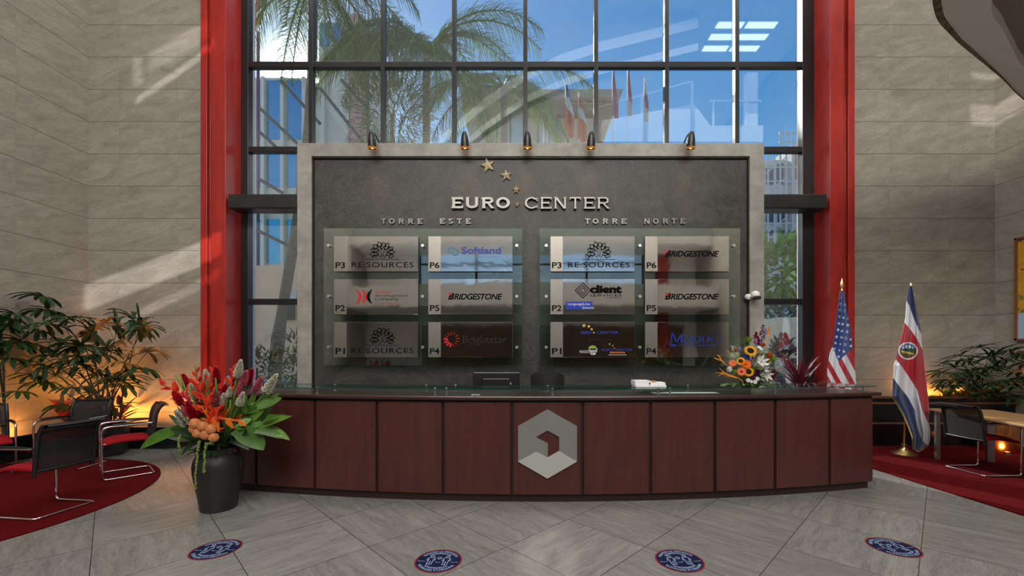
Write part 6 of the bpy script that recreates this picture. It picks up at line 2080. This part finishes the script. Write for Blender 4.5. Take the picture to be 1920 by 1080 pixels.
def bush(name, label, c, r, n, size, mats_, seed, group=None, trunk=0.0, width=0.4):
    rr_ = random.Random(seed)
    t_ = thing(name, label, 'tree' if trunk else 'shrub', (c[0], c[1], -0.05), group)
    b = MB()
    for i in range(n):
        z = rr_.uniform(-1, 1); a = rr_.uniform(0, 2 * PI); q = math.sqrt(1 - z * z); k = rr_.uniform(0.45, 1) 
        d = V3((q * math.cos(a), q * math.sin(a), z))
        p = V3(c) + V3((d.x * r[0], d.y * r[1], d.z * r[2])) * k
        b.blade(p, d + V3((rr_.uniform(-.6, .6), rr_.uniform(-.6, .6), rr_.uniform(-.2, .8))), size * rr_.uniform(.7, 1.2), size * width, mats_[i % len(mats_)], droop=0.4, segs=3)
    b.build('foliage', t_, smooth=0.6)
    b = MB(); b.tube([(c[0], c[1], -0.05), (c[0], c[1], c[2])], [0.10, 0.05] if trunk else [0.03, 0.02], M['bark'], 8); b.build('trunk', t_, smooth=0.9)
leafL = leaf_mat('lime_banana_leaf', (0.36, 0.52, 0.07), 0.3, 0.4, 0.6)
cord_d = leaf_mat('garden_cordyline', (0.15, 0.055, 0.055), 0.4)
greyl = leaf_mat('grey_green_leaf', (0.16, 0.19, 0.13), 0.4)
bush('leafy_tree', 'lime green broadleaf tree below the scaffolded building', (wx(1466, 18), 18, wz(508, 18)), (1.7, 1.0, 1.25), 420, 0.75, [leafL, M['frond2']], 41, None, 1, 0.3)
bush('hedge_shrub', 'dull green shrub above the white corrugated hoarding', (wx(1462, 15), 15, wz(590, 15)), (1.2, 0.6, 0.5), 260, 0.35, [greyl, M['frond']], 42)
for k, (px, py, lab) in enumerate([(1440, 700, 'grey green shrub outside below the hoarding, nearest the directory wall'), (1468, 680, 'dusty red shrub outside below the hoarding, middle one'), (1492, 668, 'tall dusty red shrub outside below the hoarding, nearest the red pilaster')]):
    bush('cordyline_shrub', lab, (wx(px, 9.2), 9.2 + 0.2 * k, wz(py, 9.2)), (0.34, 0.3, 0.42), 150, 0.20, [cord_d, cord_d, greyl] if k else [greyl, cord_d, greyl], 50 + k, 'shrubs below the hoarding', 0, 0.42)
for k, (px, py, lab, ms) in enumerate([(482, 690, 'leafy shrub outside at the foot of the great window beside the pilaster', [M['frond2'], greyl]), (510, 690, 'dark shrub at the foot of the palm trunk', [M['frond'], M['leaf']]), (545, 660, 'dark red shrub outside beside the directory wall', [cord_d, M['frond']]), (535, 700, 'pale green shrub outside beside the directory wall', [greyl, M['frond2']])]):
    bush('garden_shrub', lab, (wx(px, 9.4), 9.4 + 0.15 * k, wz(py, 9.4)), (0.4, 0.3, 0.5), 130, 0.22, ms, 60 + k, 'shrubs at the palm\'s foot', 0, 0.25)

# palms
def palm(label, foot, crown, n, L, seed, fm, dense=46, elev=(-0.35, 1.1), lw=0.05, aim=None):
    rr_ = random.Random(seed)
    t_ = thing('palm_tree', label, 'palm tree', foot, 'palms beyond the great window')
    foot, crown = V3(foot), V3(crown)
    b = MB(); b.tube(bez(foot, foot + V3((0, 0, 0.3 * (crown.z - foot.z))), crown - V3((0.0, 0, 0.6 * (crown.z - foot.z))), crown, 14), [0.17] * 4 + [0.13] * 6 + [0.11] * 5, M['bark'], 12); b.build('trunk', t_, smooth=1.0)
    for i in range(n):
        az = aim[i] if aim else 2.39996 * i + rr_.uniform(-0.2, 0.2)
        el = elev[0] + (elev[1] - elev[0]) * ((i * 0.618) % 1)
        d = V3((math.cos(az), math.sin(az) * 0.8, el)).normalized()
        p = crown.copy(); LL = L * rr_.uniform(0.85, 1.1)
        pts = [p.copy()]; N = 18; dirs = []
        for k in range(N):
            dirs.append(d.copy())
            p = p + d * LL / N
            d = (d + V3((0, 0, -0.085 - 0.05 * k / N))).normalized()
            pts.append(p.copy())
        dirs.append(d.copy())
        b = MB()
        b.tube(pts, [0.035 * (1 - k / (N + 3)) + 0.004 for k in range(N + 1)], M['frond2'], 5)
        for k in range(dense):
            u = 0.12 + 0.88 * (k + rr_.random()) / dense
            j = min(N - 1, int(u * N)); q = pts[j].lerp(pts[j + 1], u * N - j); dd = dirs[j]
            s_ = dd.cross(V3((0, 0, 1))); s_ = s_.normalized() if s_.length > 0.05 else V3((1, 0, 0))
            ll = L * 0.23 * (math.sin(PI * (0.12 + 0.8 * u)) ** 0.6) * rr_.uniform(0.8, 1.15)
            for sg in (-1, 1):
                bd = s_ * sg * rr_.uniform(0.5, 1.0) + dd * rr_.uniform(0.5, 0.9) + V3((0, 0, rr_.uniform(-0.35, 0.25)))
                b.blade(q, bd, ll, lw, fm if rr_.random() < 0.75 else M['frond2'], droop=rr_.uniform(0.5, 1.0), segs=3, crease=0.1, prof=lambda t: 1.0 - 0.85 * t)
        b.build('frond', t_, smooth=0.8)
palm('palm with its trunk by the garden bench and its crown across the upper panes', (wx(513, 11), 11, -0.05), (wx(588, 11), 11, wz(-45, 11)), 20, 3.3, 71, M['frond'], 80, (-0.9, 0.8), 0.020)
palm('dense drooping palm behind the middle of the window, its trunk hidden by the directory wall', (wx(790, 12.5), 12.5, -0.05), (wx(800, 12.5), 12.5, wz(95, 12.5)), 22, 4.2, 72, M['frond'], 80, (-0.6, 1.5), 0.022)
palm('feathery palm in front of the tiled house', (wx(945, 13.5), 13.5, -0.05), (wx(945, 13.5), 13.5, wz(165, 13.5)), 16, 3.7, 73, M['frond'], 80, (-0.4, 1.1), 0.022)
bush('thicket_tree', 'dense green bamboo-like tree between the two nearest palms', (wx(735, 12), 12, wz(215, 12)), (1.15, 0.7, 1.6), 1700, 0.42, [M['frond'], M['frond2'], M['frond2']], 44, None, 1, 0.06)

# flags of nations on poles across the plaza
def plaza_flag(px, ptop, pbot, cols, lab, w_, Yf=16.0):
    t_ = thing('plaza_flag', lab, 'flag', (wx(px, Yf), Yf, -0.05), 'flags across the plaza')
    b = MB(); b.tube([(wx(px, Yf), Yf, -0.05), (wx(px, Yf), Yf, wz(ptop - 8, Yf))], 0.025, steelp, 8); b.ball((wx(px, Yf), Yf, wz(ptop - 9, Yf)), 0.05, steelp, 8, 6); b.build('pole', t_, smooth=1.0)
    b = MB()
    zt_, zb_ = wz(ptop, Yf), wz(pbot, Yf)
    W = w_ / F * Yf
    def fn(u, v):
        ww = W * (0.18 + 0.82 * min(1, (1 - v) * 1.8))
        return (wx(px, Yf) + (u - 0.15) * ww, Yf - 0.06 - 0.07 * math.sin(u * 9 + 3 * v), zb_ + (zt_ - zb_) * v + 0.15 * (0.5 - u) * (1 - v))
    def mf(u, v):
        return cols[min(len(cols) - 1, int((1 - (v + 0.25 * (u - 0.5))) * len(cols) * 0.999)) if (1 - (v + 0.25 * (u - 0.5))) > 0 else 0]
    b.grid(fn, 12, 30, mf)
    b.grid(lambda u, v: V3(fn(1 - u, v)) + V3((0, 0.02, 0)), 12, 30, lambda u, v: mf(1 - u, v))
    b.build('cloth', t_, smooth=2.0)
fr_, fw_, fb_, fo_ = (leaf_mat('plaza_flag_red', (0.62, 0.05, 0.03), 0.05), leaf_mat('plaza_flag_white', (0.75, 0.75, 0.75), 0.05), leaf_mat('plaza_flag_blue', (0.04, 0.10, 0.36), 0.05), leaf_mat('plaza_flag_orange', (0.75, 0.13, 0.02), 0.05))
fpk = leaf_mat('plaza_flag_rose', (0.50, 0.20, 0.30), 0.05)
plaza_flag(1019, 184, 268, [fr_, fr_, fw_], 'narrow red over white flag hanging in front of the tiled house', 10)
plaza_flag(1061, 160, 258, [fb_, fw_, fr_, fo_], 'blue white and red flag hanging in front of the tiled house', 18)
plaza_flag(1085, 184, 266, [fr_, fw_, fo_, fo_], 'orange red and white flag under the end of the tiled eaves', 18)
plaza_flag(1149, 132, 222, [fpk, fpk, fpk], 'rose coloured flag against the sky, just beyond the tiled eaves', 12)
plaza_flag(1177, 132, 218, [fr_, fpk, fw_], 'rose and white flag on its own against the blue sky', 10)
plaza_flag(1208, 152, 228, [fw_, fpk, fw_], 'small pale flag against the blue sky, farthest from the tiled house', 10)
